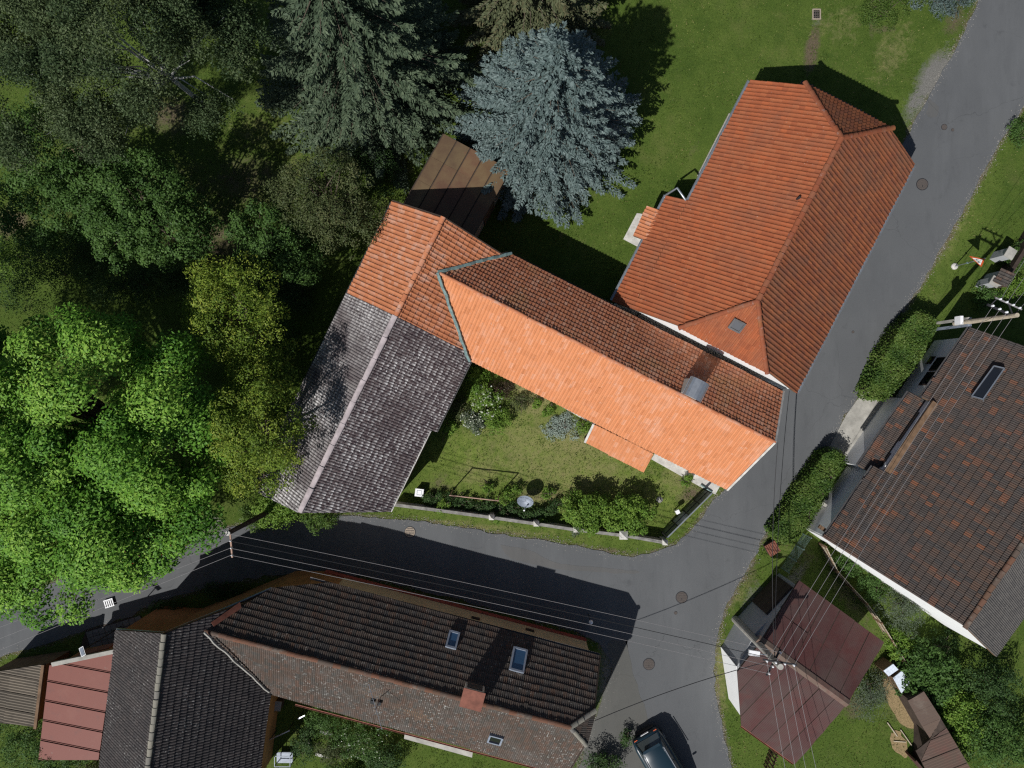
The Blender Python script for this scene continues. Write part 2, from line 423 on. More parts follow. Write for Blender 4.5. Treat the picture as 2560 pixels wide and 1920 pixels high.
# leaves
M['grass_blade'] = leaf_mat('grass_blade', [(0.045, 0.0773, 0.0113), (0.0711, 0.1185, 0.0173), (0.0971, 0.1509, 0.024), (0.1431, 0.1755, 0.0376), (0.2428, 0.2194, 0.0825)], .25, .6, .2)
M['walnut_leaf'] = leaf_mat('walnut_leaf', [(.044, .130, .014), (.092, .225, .024), (.165, .325, .040), (.30, .46, .072)], .22, .38, .5)
M['plum_leaf'] = leaf_mat('plum_leaf', [(.058, .110, .014), (.115, .185, .022), (.20, .27, .034), (.33, .36, .06)], .3, .45)
M['birch_leaf'] = leaf_mat('birch_leaf', [(0.0405, 0.0704, 0.0299), (0.0686, 0.1056, 0.044), (0.0986, 0.1364, 0.0581), (0.1408, 0.176, 0.0792)], .3, .5)
M['fruit_leaf'] = leaf_mat('fruit_leaf', [(0.0328, 0.0741, 0.0172), (0.0585, 0.1209, 0.0265), (0.0819, 0.156, 0.0351), (0.117, 0.2028, 0.0507)], .3, .5)
M['olive_leaf'] = leaf_mat('olive_leaf', [(0.0433, 0.0612, 0.0221), (0.068, 0.0926, 0.0323), (0.102, 0.1224, 0.0459), (0.136, 0.136, 0.0612)], .3, .5)
M['bush_leaf'] = leaf_mat('bush_leaf', [(0.068, 0.135, 0.019), (0.115, 0.216, 0.03), (0.169, 0.27, 0.041), (0.23, 0.338, 0.061)], .3, .4, .5)
M['hedge_leaf'] = leaf_mat('hedge_leaf', [(0.0315, 0.0693, 0.0144), (0.0603, 0.1152, 0.0198), (0.0936, 0.1512, 0.0288), (0.1296, 0.18, 0.0405)], .25, .45)
M['dark_leaf'] = leaf_mat('dark_leaf', [(0.025, 0.056, 0.017), (0.042, 0.084, 0.025), (0.059, 0.112, 0.031), (0.084, 0.14, 0.042)], .25, .5)
M['grey_leaf'] = leaf_mat('grey_leaf', [(0.0595, 0.0892, 0.0536), (0.0892, 0.119, 0.0714), (0.119, 0.1487, 0.0952), (0.1547, 0.1785, 0.119)], .25, .55)
M['silver_leaf'] = leaf_mat('silver_leaf', [(.20, .26, .22), (.28, .34, .29), (.36, .42, .36)], .2, .6)
M['white_flower'] = leaf_mat('white_flower', [(.25, .30, .16), (.45, .48, .36), (.62, .64, .56)], .2, .6)
M['purple_leaf'] = leaf_mat('purple_leaf', [(.035, .022, .016), (.055, .035, .022), (.06, .06, .02)], .2, .5)
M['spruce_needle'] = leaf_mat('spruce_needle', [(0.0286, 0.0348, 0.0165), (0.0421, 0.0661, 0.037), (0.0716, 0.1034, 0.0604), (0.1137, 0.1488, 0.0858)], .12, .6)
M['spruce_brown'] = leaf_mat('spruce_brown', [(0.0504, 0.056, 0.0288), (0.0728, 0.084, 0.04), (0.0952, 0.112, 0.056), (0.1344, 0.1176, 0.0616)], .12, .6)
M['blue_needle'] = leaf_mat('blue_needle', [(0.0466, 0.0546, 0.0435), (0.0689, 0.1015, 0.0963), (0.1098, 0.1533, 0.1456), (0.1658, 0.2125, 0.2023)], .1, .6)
M['bark'] = plain('bark', (.11, .085, .065), .95, .15, 0, .35, 6, .5)
M['birch_bark'] = plain('birch_bark', (.50, .49, .47), .85, .2, 0, .35, 5, .3)
# ------------------------------------------------------------------ roofs made of tiles
PROFILE = {
    'roll': [(0, .15), (.1, .72), (.22, 1), (.36, .78), (.5, .25), (.72, .0), (1.0, .12)],
    'double': [(0, .1), (.11, .85), (.22, 1), (.33, .75), (.46, .05), (.58, .8), (.72, 1), (.86, .7), (1.0, .08)],
    'wave': [(i / 24, .5 - .5 * math.cos(2 * math.pi * 6 * i / 24)) for i in range(25)],
    'wave_fine': [(i / 40, .5 - .5 * math.cos(2 * math.pi * 10 * i / 40)) for i in range(41)],
    'seam': [(0, 1), (.025, 1), (.035, 0), (.965, 0), (.975, 1), (1, 1)],
    'flat': [(0, 0), (.012, .6), (.03, 1), (.97, 1), (.988, .6), (1, 0)],
}
def tile_shape(prof, w, L, A, lift, thick, sag=0.0):
    pr = PROFILE[prof]; k = len(pr)
    v, f = [], []
    global LIP
    LIP = [0.0] * k + [z for _, z in pr] * 2
    for u, z in pr: v.append((u * w, L, A * z))
    for u, z in pr: v.append((u * w, sag * z, A * z + lift))
    for u, z in pr: v.append((u * w, sag * z + .004, A * z + lift - thick))
    for i in range(k - 1):
        f.append((k + i, k + i + 1, i + 1, i))
        f.append((2 * k + i, 2 * k + i + 1, k + i + 1, k + i))
    f.append((2 * k, k, 0)); f.append((2 * k - 1, 3 * k - 1, k - 1))
    return np.array(v, dtype=np.float64), f

def clip_faces(v, faces, poly):
    """cut the faces of one tile along a convex outline (counter-clockwise, in the roof's own plane)"""
    ov, of = [], []
    for f in faces:
        pts = [v[i] for i in f]
        for i in range(len(poly)):
            a, b = poly[i], poly[(i + 1) % len(poly)]
            ex, ey = b[0] - a[0], b[1] - a[1]
            out = []
            for j in range(len(pts)):
                p, q = pts[j], pts[(j + 1) % len(pts)]
                dp = ex * (p[1] - a[1]) - ey * (p[0] - a[0]); dq = ex * (q[1] - a[1]) - ey * (q[0] - a[0])
                if dp >= 0: out.append(p)
                if (dp >= 0) != (dq >= 0):
                    t = dp / (dp - dq); out.append(p + t * (q - p))
            pts = out
            if len(pts) < 3: break
        if len(pts) >= 3:
            b0 = len(ov); ov += pts; of.append(tuple(range(b0, b0 + len(pts))))
    return ov, of

class House:
    def __init__(s, name, loc, label, cat):
        s.root = thing(name, loc, label, cat); s.full = []; s.slopes = []; s.ridge_mesh = {}
    def slope(s, poly, mat, prof='roll', w=.2, c=.33, A=.04, lift=.035, thick=.03, sag=0, deck='timber', name='roof', tname='roof_tile',
              deck_t=.14, over=.07, ragged=.012):
        poly = [Vector(p) for p in poly]
        n = newell(poly)
        if n.z < 0: n = -n; poly = poly[::-1]
        cen = sum(poly, Vector()) / len(poly)
        t = Vector((0, 0, 1)).cross(n)
        if t.length < 1e-4: t = Vector((1, 0, 0))
        t.normalize()
        u = n.cross(t).normalized()          # up the slope
        dk = MB().slab([p - n * .025 for p in poly], deck_t).build(name, M[deck], s.root)
        p2 = [((p - cen).dot(t), (p - cen).dot(u)) for p in poly]
        ar = sum(p2[i][0] * p2[(i + 1) % len(p2)][1] - p2[(i + 1) % len(p2)][0] * p2[i][1] for i in range(len(p2)))
        if ar < 0: p2 = p2[::-1]
        tv, tf = tile_shape(prof, w, c + over, A, lift, thick, sag)
        me = bpy.data.meshes.new(tname); me.from_pydata([tuple(x) for x in tv], [], tf); me.materials.append(M[mat])
        lip = list(LIP); me.attributes.new('lip', 'FLOAT', 'POINT').data.foreach_set('value', lip); me.update()
        amin = min(p[0] for p in p2); amax = max(p[0] for p in p2); bmin = min(p[1] for p in p2); bmax = max(p[1] for p in p2)
        def inside(a, b, tol=.015):
            for i in range(len(p2)):
                x, y = p2[i], p2[(i + 1) % len(p2)]
                ex, ey = y[0] - x[0], y[1] - x[1]
                if (ex * (b - x[1]) - ey * (a - x[0])) / max(1e-6, math.hypot(ex, ey)) < -tol: return False
            return True
        cols = max(1, round((amax - amin) / w)); rows = max(1, math.ceil((bmax - bmin) / c - .05))
        R3 = np.array([list(t), list(u), list(n)]).T
        info = dict(deck=dk, mesh=me, tv=tv, tf=tf, R=R3, mat=mat, part=[], tname=tname, lip=lip)
        s.slopes.append(info)
        ww = (amax - amin) / cols
        for r in range(rows):
            b = bmin + r * c
            for k in range(cols):
                a = amin + k * ww
                ja = random.uniform(-ragged, ragged) * .4; jb = random.uniform(-ragged, ragged); jz = random.uniform(-.15, .5) * ragged
                jb += ragged * (1.1 * math.sin(a * .9 + r * .35 + bmin) + .6 * math.sin(a * 2.3)); jz += ragged * (1.0 * math.sin(a * .7 + b * .8) + .6 * math.sin(a * 1.9 - b))
                if ragged > .005 and random.random() < .012: jb -= random.uniform(.03, .08); jz += .012
                if inside(a, b) and inside(a + ww, b) and inside(a, b + c) and inside(a + ww, b + c):
                    o = cen + t * (a + ja) + u * (b + jb) + n * jz
                    ctr = o + n * .05
                    view = Vector((0, 0, H)) - ctr
                    key = n.dot(view.normalized()) / view.length
                    px = 1280 + ctr.x * FPX / (H - ctr.z); py = 960 - ctr.y * FPX / (H - ctr.z)
                    if not (10 < px < 2550 and 10 < py < 1910): key = -1
                    s.full.append((key, len(s.slopes) - 1, o))
                elif inside(a + ww / 2, b + c / 2, .75 * max(ww, c)):
                    loc = tv + np.array([a + ja, b + jb, jz])
                    cv, cf = clip_faces(loc, tf, p2)
                    if cf: info['part'].append((np.array(cv) @ R3.T + np.array(list(cen)), cf))
        return dk
    def ridge(s, a, b, mat, r=.13, seg=.38, name='ridge_tile', flat=.75):
        a, b = Vector(a), Vector(b); d = b - a; L = d.length; d.normalize()
        k = max(1, round(L / seg)); sl = L / k
        side = d.cross(Vector((0, 0, 1))).normalized(); up = side.cross(d).normalized()
        key = (round(r, 3), round(sl, 3), mat, name)
        if key not in s.ridge_mesh:
            v, f = [], []
            m = 7
            for j, (y, rr, dz) in enumerate(((0, r, .022), (sl * 1.12, r * .86, 0))):
                for i in range(m):
                    th = math.pi * i / (m - 1)
                    v.append((rr * math.cos(th), y, rr * flat * math.sin(th) + dz))
            for i in range(m): v.append((r * .8 * math.cos(math.pi * i / (m - 1)), 0.0, r * flat * .8 * math.sin(math.pi * i / (m - 1)) - .02))
            for i in range(m - 1):
                f.append((i, i + 1, m + i + 1, m + i)); f.append((2 * m + i, 2 * m + i + 1, i + 1, i))
            me = bpy.data.meshes.new(name); me.from_pydata(v, [], f); me.materials.append(M[mat]); me.update()
            s.ridge_mesh[key] = me
        me = s.ridge_mesh[key]
        for i in range(k):
            p = a + d * (i * sl) + side * random.uniform(-.012, .012) + Vector((0, 0, random.uniform(-.008, .012) - .035 * math.sin(math.pi * i / k) + .012 * math.sin(i * .8)))
            mt = Matrix((( side.x, d.x, up.x, p.x), (side.y, d.y, up.y, p.y), (side.z, d.z, up.z, p.z), (0, 0, 0, 1)))
            place(bpy.data.objects.new(name, me), s.root, mt)
    def wall(s, F, prof, q0, q1, mat, name='wall'):
        """cross section prof [(p, h)] pulled from q0 to q1 along the house"""
        n = len(prof)
        v = [F(p, q0, h) for p, h in prof] + [F(p, q1, h) for p, h in prof]
        f = [tuple(range(n)), tuple(range(n, 2 * n))[::-1]] + [(i, n + i, n + (i + 1) % n, (i + 1) % n) for i in range(n)]
        return mesh_obj(name, v, f, M[mat], s.root)
    def gutter(s, a, b, mat='zinc', r=.07, name='gutter'):
        a, b = Vector(a), Vector(b); d = (b - a).normalized(); side = d.cross(Vector((0, 0, 1))).normalized()
        v, f = [], []
        m = 6
        for e in (a, b):
            for rr in (r, r * .8):
                for i in range(m):
                    th = math.pi + math.pi * i / (m - 1)
                    v.append(e + side * (rr * math.cos(th)) + Vector((0, 0, rr * math.sin(th))))
        for lay in (0, m):
            for i in range(m - 1): f.append((lay + i, lay + i + 1, 2 * m + lay + i + 1, 2 * m + lay + i))
        for i in (0, m - 1): f.append((i, m + i, 3 * m + i, 2 * m + i))
        mesh_obj(name, v, f, M[mat], s.root)
    def part(s, mb, name, mat, parent=None, smooth=False):
        return mb.build(name, M[mat], parent or s.root, None, smooth)
    def finish(s, limit=300):
        order = sorted(range(len(s.full)), key=lambda i: -s.full[i][0])
        single = set(i for i in order[:limit] if s.full[i][0] > 0)
        rest = {}
        for i, (key, si, o) in enumerate(s.full):
            inf = s.slopes[si]
            if i in single:
                R = inf['R']
                mt = Matrix(((R[0][0], R[0][1], R[0][2], o.x), (R[1][0], R[1][1], R[1][2], o.y), (R[2][0], R[2][1], R[2][2], o.z), (0, 0, 0, 1)))
                place(bpy.data.objects.new(inf['tname'], inf['mesh']), inf['deck'], mt)
            else: rest.setdefault(si, []).append(o)
        for si, inf in enumerate(s.slopes):
            V, Fc, Rn, Lp = [], [], [], []
            base = inf['tv'] @ inf['R'].T; nb = 0
            for o in rest.get(si, []):
                V.append(base + np.array(list(o))); Fc += [tuple(x + nb for x in f) for f in inf['tf']]
                Rn += [random.random()] * len(base); Lp += inf['lip']; nb += len(base)
            for cv, cf in inf['part']:
                V.append(cv); Fc += [tuple(x + nb for x in f) for f in cf]; Rn += [random.random()] * len(cv); Lp += [.5] * len(cv); nb += len(cv)
            if V:
                o = mesh_obj(inf['tname'] + 's_rest', [], [], M[inf['mat']], inf['deck'])
                me = o.data; me.from_pydata(np.concatenate(V).tolist(), [], Fc)
                at = me.attributes.new('rnd', 'FLOAT', 'POINT'); at.data.foreach_set('value', Rn); me.attributes.new('lip', 'FLOAT', 'POINT').data.foreach_set('value', Lp); me.update()
                o['kind'] = 'stuff'

def frame(px, py, qx, qy):
    pd = Vector((px, -py, 0)).normalized(); qd = Vector((qx, -qy, 0)).normalized()
    return lambda p, q, h=0.0: pd * p + qd * q + Vector((0, 0, h))

# ------------------------------------------------------------------ ground
def blob(X, Y, px, py, rx, ry, ang=0.0):
    c = P(px, py); k = H / FPX
    dx, dy = X - c.x, Y - c.y
    ca, sa = math.cos(ang), math.sin(ang)
    u = (dx * ca + dy * sa) / (rx * k); v = (-dx * sa + dy * ca) / (ry * k)
    return np.clip(1.25 - np.sqrt(u * u + v * v) * .75, 0, 1)
def seg(X, Y, pts, w):
    r = np.zeros_like(X); w = w * H / FPX
    for (a, b) in zip(pts[:-1], pts[1:]):
        A, B = P(*a), P(*b); d = B - A; L2 = d.length_squared
        t = np.clip(((X - A.x) * d.x + (Y - A.y) * d.y) / L2, 0, 1)
        dist = np.hypot(X - A.x - t * d.x, Y - A.y - t * d.y)
        r = np.maximum(r, np.clip(1.25 - .75 * dist / w, 0, 1))
    return r
ROAD_W = [(2447, -60), (2447, 0), (2406, 93), (2368, 159), (2327, 232), (2282, 313), (2240, 400), (1990, 880), (1930, 1000), (1835, 1205),
          (1817, 1227), (1782, 1247), (1752, 1293), (1738, 1317), (1708, 1349), (1668, 1371), (1629, 1386), (1579, 1389), (1507, 1381), (1460, 1369), (1380, 1355),
          (1318, 1344), (1219, 1331), (1139, 1317), (1060, 1305), (960, 1296), (902, 1292), (835, 1291), (760, 1300), (640, 1304), (538, 1328), (400, 1372), (200, 1432), (81, 1477), (0, 1505), (-120, 1548)]
ROAD_E = [(2700, 40), (2560, 262), (2498, 358), (2433, 480), (2376, 582), (2327, 667), (2295, 722), (2242, 803), (2189, 905), (2158, 970), (2112, 1039), (2067, 1124), (2010, 1206),
          (1945, 1291), (1888, 1371), (1880, 1408), (1847, 1457), (1810, 1526), (1792, 1591), (1784, 1652), (1790, 1741), (1810, 1847), (1829, 1920), (1850, 2010)]
ROAD_S = [(-120, 1690), (0, 1640), (120, 1610), (220, 1572), (330, 1540), (400, 1500), (560, 1462), (680, 1440), (830, 1424), (1000, 1460), (1250, 1526), (1420, 1570), (1500, 1606), (1540, 1668),
          (1500, 1780), (1462, 1870), (1440, 1960), (1440, 2010)]
def ground():
    def axis(lo, hi, st, far):
        core = np.arange(lo, hi + st * .5, st)
        return np.concatenate([[-far, -far * .4, lo - 15], core, [hi + 15, far * .4, far]])
    xs, ys = axis(-34, 34, .35, 320), axis(-26, 26, .35, 320)
    X, Y = np.meshgrid(xs, ys)
    Z = np.zeros_like(X)
    nx, ny = len(xs), len(ys)
    dirt, stone, dry = np.zeros_like(X), np.zeros_like(X), np.zeros_like(X)
    D = lambda arr, *a: np.maximum(arr, blob(X, Y, *a[:-1]) * a[-1])
    # worn and bare places
    for a in [(430, 520, 430, 230, 0, .40), (430, 290, 80, 60, 0, .62), (620, 450, 130, 90, 0, .52), (540, 600, 110, 80, 0, .6), (200, 400, 60, 70, 0, .7), (30, 560, 50, 40, 0, .8),
              (1430, 500, 40, 22, 0, .7), (1000, 420, 60, 60, 0, .45), (2030, 125, 16, 60, -.15, .95), (2185, 40, 10, 70, 0, .6), (2215, 72, 40, 10, 0, .6), (2390, 40, 26, 60, -.4, .6), (1740, 370, 22, 60, -.5, .35), (2140, 45, 30, 60, 0, .3),
              (1510, 1378, 60, 12, -.1, .75), (1640, 1378, 60, 8, .2, .6), (1100, 1215, 40, 45, 0, .5), (1330, 1240, 70, 22, 0, .5), (1730, 1235, 45, 22, .5, .7),
              (2230, 1740, 30, 120, .55, .6), (2000, 1400, 70, 60, 0, .45), (1870, 1440, 40, 40, 0, .5), (2125, 1500, 30, 130, .6, .5), (2135, 1765, 40, 40, 0, .6),
              (2360, 610, 30, 60, -.5, .35), (1230, 1000, 60, 70, 0, .4), (750, 1850, 60, 60, 0, .35), (1060, 1400, 300, 10, -.1, .3)]:
        dirt = D(dirt, *a)
    for a in [(2335, 190, 34, 80, -.55, .85), (2290, 255, 26, 60, -.5, .7), (2041, 50, 16, 22, 0, .5), (1545, 1700, 50, 130, 0, .9), (1490, 1850, 70, 90, 0, .8), (2175, 1040, 60, 120, -.6, .6),
              (530, 1310, 26, 24, 0, .8), (1990, 1440, 60, 20, .8, .55), (1880, 1500, 30, 60, -.6, .5), (60, 1500, 60, 14, .3, .7)]:
        stone = D(stone, *a)
    for a in [(1330, 980, 50, 70, .4, .8), (1400, 1150, 330, 170, -.4, .50), (1430, 1110, 110, 60, 0, .6), (1200, 1180, 90, 50, 0, .5), (1380, 1240, 130, 30, 0, .6), (1700, 1200, 80, 60, 0, .5), (1600, 1230, 90, 50, 0, .45), (1230, 1320, 260, 14, -.13, .55),  # broad courtyard blob: dry grass plus painted brightening
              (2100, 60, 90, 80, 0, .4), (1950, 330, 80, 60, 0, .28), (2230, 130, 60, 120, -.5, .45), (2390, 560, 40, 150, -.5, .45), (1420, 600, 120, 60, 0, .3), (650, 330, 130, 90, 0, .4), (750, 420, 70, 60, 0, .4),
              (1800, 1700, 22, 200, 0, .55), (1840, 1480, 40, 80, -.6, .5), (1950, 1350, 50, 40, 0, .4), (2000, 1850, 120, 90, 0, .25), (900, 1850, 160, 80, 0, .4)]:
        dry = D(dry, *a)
    turf_brightening = np.zeros_like(X)  # brightening put into the turf colour, mainly over the courtyard
    for a in [(1400, 1150, 300, 150, -.45, 1.0), (1180, 1150, 140, 110, 0, 1.0), (1650, 1230, 140, 60, -.5, .9), (1300, 1300, 420, 26, -.14, .6), (2390, 560, 50, 180, -.5, .5)]: turf_brightening = D(turf_brightening, *a)
    edge = np.maximum.reduce([seg(X, Y, ROAD_W, 10) * .62, seg(X, Y, ROAD_E, 11) * .66, seg(X, Y, ROAD_S, 10) * .6])
    dirt = np.maximum(dirt, edge); stone = np.maximum(stone, edge * .62)
    # soft unevenness of the turf
    Z += .012 * np.sin(X * 1.7 + Y * .6) * np.sin(Y * 1.3) - .014
    V = np.stack([X, Y, Z], -1).reshape(-1, 3)
    idx = np.arange(nx * ny).reshape(ny, nx)
    Q = np.stack([idx[:-1, :-1], idx[:-1, 1:], idx[1:, 1:], idx[1:, :-1]], -1).reshape(-1, 4)
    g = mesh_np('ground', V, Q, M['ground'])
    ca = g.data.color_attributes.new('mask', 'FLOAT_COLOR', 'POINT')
    ca.data.foreach_set('color', np.stack([dirt, stone, dry, turf_brightening], -1).astype(np.float32).ravel())
    tag(g, 'green lawn and garden ground with worn brown patches', 'ground', None, 'structure')
    return g
ground()

def smooth_line(pts, step=.45, jit=.05):
    """a surveyed edge as a line of close points with a slightly broken border"""
    out = []
    for a, b in zip(pts[:-1], pts[1:]):
        A, B = P(*a), P(*b); k = max(1, int((B - A).length / step))
        for i in range(k): out.append(A.lerp(B, i / k))
    out.append(P(*pts[-1]))
    sm = out
    for _ in range(2): sm = [sm[0]] + [(sm[i - 1] + sm[i] * 2 + sm[i + 1]) / 4 for i in range(1, len(sm) - 1)] + [sm[-1]]
    return [p + Vector((random.gauss(0, jit), random.gauss(0, jit), 0)) for p in sm]
def flat_sheet(name, pts, z, mat, label=None, cat=None, kind='structure', thick=.06):
    import bmesh
    bm = bmesh.new()
    vs_ = [bm.verts.new((p.x, p.y, z)) for p in pts]
    f = bm.faces.new(vs_)
    if f.normal.z < 0: f.normal_flip()
    f.normal_update()
    if f.normal.z < 0: f.normal_flip()
    bmesh.ops.triangulate(bm, faces=bm.faces[:])
    r = bmesh.ops.extrude_face_region(bm, geom=bm.faces[:])
    for e in r['geom']:
        if isinstance(e, bmesh.types.BMVert): e.co.z = z - thick
    bmesh.ops.recalc_face_normals(bm, faces=bm.faces[:])
    me = bpy.data.meshes.new(name); bm.to_mesh(me); bm.free()
    me.materials.append(M[mat])
    o = place(bpy.data.objects.new(name, me))
    return tag(o, label, cat, None, kind)
flat_sheet('road', smooth_line(ROAD_W) + smooth_line(ROAD_S, .45, .06) + smooth_line(ROAD_E[::-1]), .02, 'asphalt',
           'grey asphalt village road with its junction', 'road')
flat_sheet('forecourt', smooth_line([(1566, 1600), (1572, 1640), (1586, 1695), (1606, 1760), (1630, 1830), (1650, 2000), (1430, 2000), (1465, 1860), (1495, 1770), (1535, 1668), (1510, 1600), (1566, 1600)], .4, .06), .026,
           'asphalt_gravel', 'rough gravelly forecourt beside the brown house', 'forecourt')
flat_sheet('road_patch', smooth_line([(1252, 1362), (1345, 1378), (1352, 1398), (1420, 1412), (1610, 1428), (1606, 1436), (1400, 1424), (1330, 1410), (1250, 1392), (1252, 1362)], .5, .02), .024, 'asphalt_patch', 'long repaired asphalt strip on the lower road', 'road patch')
flat_sheet('road_patch', smooth_line([(2322, 250), (2352, 262), (2348, 296), (2318, 300), (2312, 270), (2322, 250)], .3, .05), .024, 'asphalt_patch', 'sandy stain on the upper road near the oval cover', 'road patch')
flat_sheet('driveway', [P(*p) for p in [(2160, 974), (2185, 980), (2211, 1003), (2172, 1060), (2147, 1096), (2143, 1100), (2116, 1140), (2070, 1122), (2090, 1085), (2113, 1041)]], .03, 'concrete',
           'concrete driveway slab between the two hedges', 'driveway')
flat_sheet('driveway', [P(*p) for p in [(2213, 1004), (2260, 1035), (2290, 1060), (2200, 1190), (2160, 1200), (2119, 1141), (2146, 1100), (2149, 1097), (2174, 1061)]], .022, 'asphalt_gravel',
           'dark paved strip in front of the porch', 'driveway')
flat_sheet('path', [P(*p) for p in [(1238, 918), (1258, 912), (1490, 1040), (1490, 1062), (1474, 1058)]], .03, 'concrete_pale', 'narrow concrete path along the orange house wall', 'path')
flat_sheet('path', [P(*p) for p in [(1628, 1148), (1640, 1128), (1800, 1215), (1788, 1236), (1770, 1228)]], .03, 'concrete_pale', 'short concrete strip by the orange gable', 'path')
flat_sheet('path', [P(*p) for p in [(1592, 533), (1640, 540), (1640, 640), (1596, 618), (1558, 598)]], .03, 'concrete_pale', 'small concrete step by the red house side door', 'path')
flat_sheet('gravel_strip', [P(*p) for p in [(1822, 283), (1838, 290), (1760, 440), (1742, 440)]], .03, 'gravel_white', 'narrow pale gravel strip along the red house', 'gravel')
# paving setts in the shade by the left house
pav_root = thing('pavement', P(300, 1565), 'dark square paving by the brown gable at the road', 'pavement')
pav_root['kind'] = 'structure'
pm = bpy.data.meshes.new('paving_stone'); _b = MB(); _b.box((0, 0, 0), (.35, 0, 0), (0, .35, 0), (0, 0, .08)); pm.from_pydata(_b.v, [], _b.f); pm.materials.append(M['paver'])
MB().slab([P(*p, .014) for p in [(200, 1620), (215, 1575), (330, 1542), (372, 1556), (300, 1600), (285, 1635)]], .06).build('mortar_bed', M['timber_dark'], pav_root)
e1 = (P(330, 1542) - P(215, 1577)).normalized(); e2 = Vector((e1.y, -e1.x, 0))
o0 = P(212, 1578)
for i in range(9):
    for j in range(5):
        c = o0 + e1 * (.25 + i * .375) + e2 * (.25 + j * .375)
        mt = Matrix.Translation((c.x, c.y, .02 + random.uniform(-.006, .006))) @ Matrix.Rotation(math.atan2(e1.y, e1.x) + random.gauss(0, .01), 4, 'Z')
        place(bpy.data.objects.new('paving_stone', pm), pav_root, mt)

# ------------------------------------------------------------------ orange farmhouse (long wing)
F1 = frame(.4495, -.893, .893, .4495)
fh = House('farmhouse', F1(3.2, 4, 0), 'long farmhouse with bright orange tiled roof on the courtyard side', 'house')
pr, pn, ps = 3.385, 6.22, .12
hr, he = 5.75, 3.6
fh.wall(F1, [(ps + .35, 0), (pn - .35, 0), (pn - .35, he + .12), (pr, hr - .22), (ps + .35, he + .12)], -2.2, 12.75, 'plaster')
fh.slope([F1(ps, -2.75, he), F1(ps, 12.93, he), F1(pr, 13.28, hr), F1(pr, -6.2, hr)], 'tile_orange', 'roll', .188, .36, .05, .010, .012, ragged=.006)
fh.slope([F1(pn, 13.25, he), F1(pn, -3.5, he), F1(pr, -6.2, hr), F1(pr, 13.28, hr)], 'tile_orange_shaded', 'roll', .188, .275, .05, .05, .04, .035)
fh.ridge(F1(pr, -5.9, hr + .03), F1(pr, 13.3, hr + .03), 'ridge_orange', .09, .4)
vb = MB()
for a, b in ((F1(ps, 12.96, he + .02), F1(pr, 13.32, hr + .02)), (F1(pr, 13.32, hr + .02), F1(pn, 13.29, he + .02))):
    vb.bar(a, b, .10, .16)
fh.part(vb, 'verge_board', 'concrete_pale')
fh.gutter(F1(pn + .06, -3.0, he - .05), F1(pn + .06, 13.2, he - .05), 'zinc_dark', .05)
# green copper valleys against the barn roof
for a, b in ((F1(pr, -5.95, hr + .06), F1(pn + .05, -3.2, he + .12)), (F1(pr, -5.95, hr + .06), F1(ps - .05, -2.6, he + .06))):
    a, b = Vector(a), Vector(b); k = 12
    pts = [a.lerp(b, i / k) + Vector((random.gauss(0, .02), random.gauss(0, .02), .06 + .02 * (i % 2))) for i in range(k + 1)]
    fh.part(MB().tube(pts, [.085 + .02 * (i % 2) for i in range(k + 1)], 6), 'valley_flashing', 'copper')
# chimney with barrel cover
cc = P(1722, 985, 5.75)
ex, ey = F1(0, 1) , F1(1, 0)
ch = fh.part(MB().box(cc + Vector((0, 0, .05)) + ey * .28, ex * .82, ey * .8, (0, 0, 1.7)), 'chimney', 'plaster')
cv = []
for j in (0, 1):
    for i in range(11):
        th = math.pi * i / 10
        cv.append(cc + ey * (.28 + (j - .5) * .98) + ex * (.5 * math.cos(th)) + Vector((0, 0, .9 + .34 * math.sin(th))))
cfc = [(i, i + 1, 12 + i, 11 + i) for i in range(10)]
mesh_obj('chimney_cover', cv, cfc, M['steel'], ch)
cfr = MB()
for j in (0, 10): cfr.bar(cv[j], cv[11 + j], .03)
cfr.build('cover_frame', M['zinc'], ch)
fl = MB(); fl.bar(cc - ey * .34 - ex * .75 + Vector((0, 0, -.18)), cc - ey * .34 + ex * .75 + Vector((0, 0, -.18)), .2, .02, (0, 0, 1))
fh.part(fl, 'chimney_flashing', 'rust_pipe')
mo = MB()
for s_ in (-.35, .1, .22): mo.bar(cc - ey * .38 + ex * (s_ - .12) + Vector((0, 0, -.15)), cc - ey * .38 + ex * (s_ + .1) + Vector((0, 0, -.15)), .14, .03)
fh.part(mo, 'mortar_patch', 'white_wall')
# tiled canopy over the courtyard door
cu = [P(1487, 1061, 3.05), P(1634, 1134, 3.05), P(1609, 1181, 2.6), P(1465, 1107, 2.6)]
fh.slope(cu, 'tile_orange', 'roll', .188, .30, .03, .025, .025, name='canopy_roof')
fh.part(MB().bar(P(1484, 1060, 3.05), P(1462, 1106, 2.62), .12, .12), 'canopy_verge', 'concrete_pale')
for q in ((1474, 1104), (1603, 1172)):
    p_ = P(*q, 2.5); fh.part(MB().bar((p_.x, p_.y, 0), (p_.x, p_.y, 2.48), .12), 'canopy_post', 'timber')
# aerial on the ridge
am = F1(pr - .05, 2.2 - 3.0, hr)
fh.part(MB().tube([am, am + Vector((0, 0, .7))], .012, 5), 'aerial', 'iron')
fh.part(MB().box(F1(pn - .34, 11.2, 2.2), F1(0, 1.2), F1(.06, 0), (0, 0, 1.0)), 'window', 'glass_dark')
fh.part(MB().box(F1(ps + .34, 11.0, 1.5), F1(0, 1.6), F1(.06, 0), (0, 0, 1.0)), 'window', 'glass_dark')
fh.part(MB().box(F1(ps + .34, 6.2, 1.0), F1(0, 1.0), F1(.08, 0), (0, 0, 2.0)), 'door', 'timber')
for q in (0.2, 2.6): fh.part(MB().box(F1(ps + .34, q, 1.6), F1(0, .9), F1(.06, 0), (0, 0, 1.1)), 'window', 'glass_dark')
fh.finish(300)

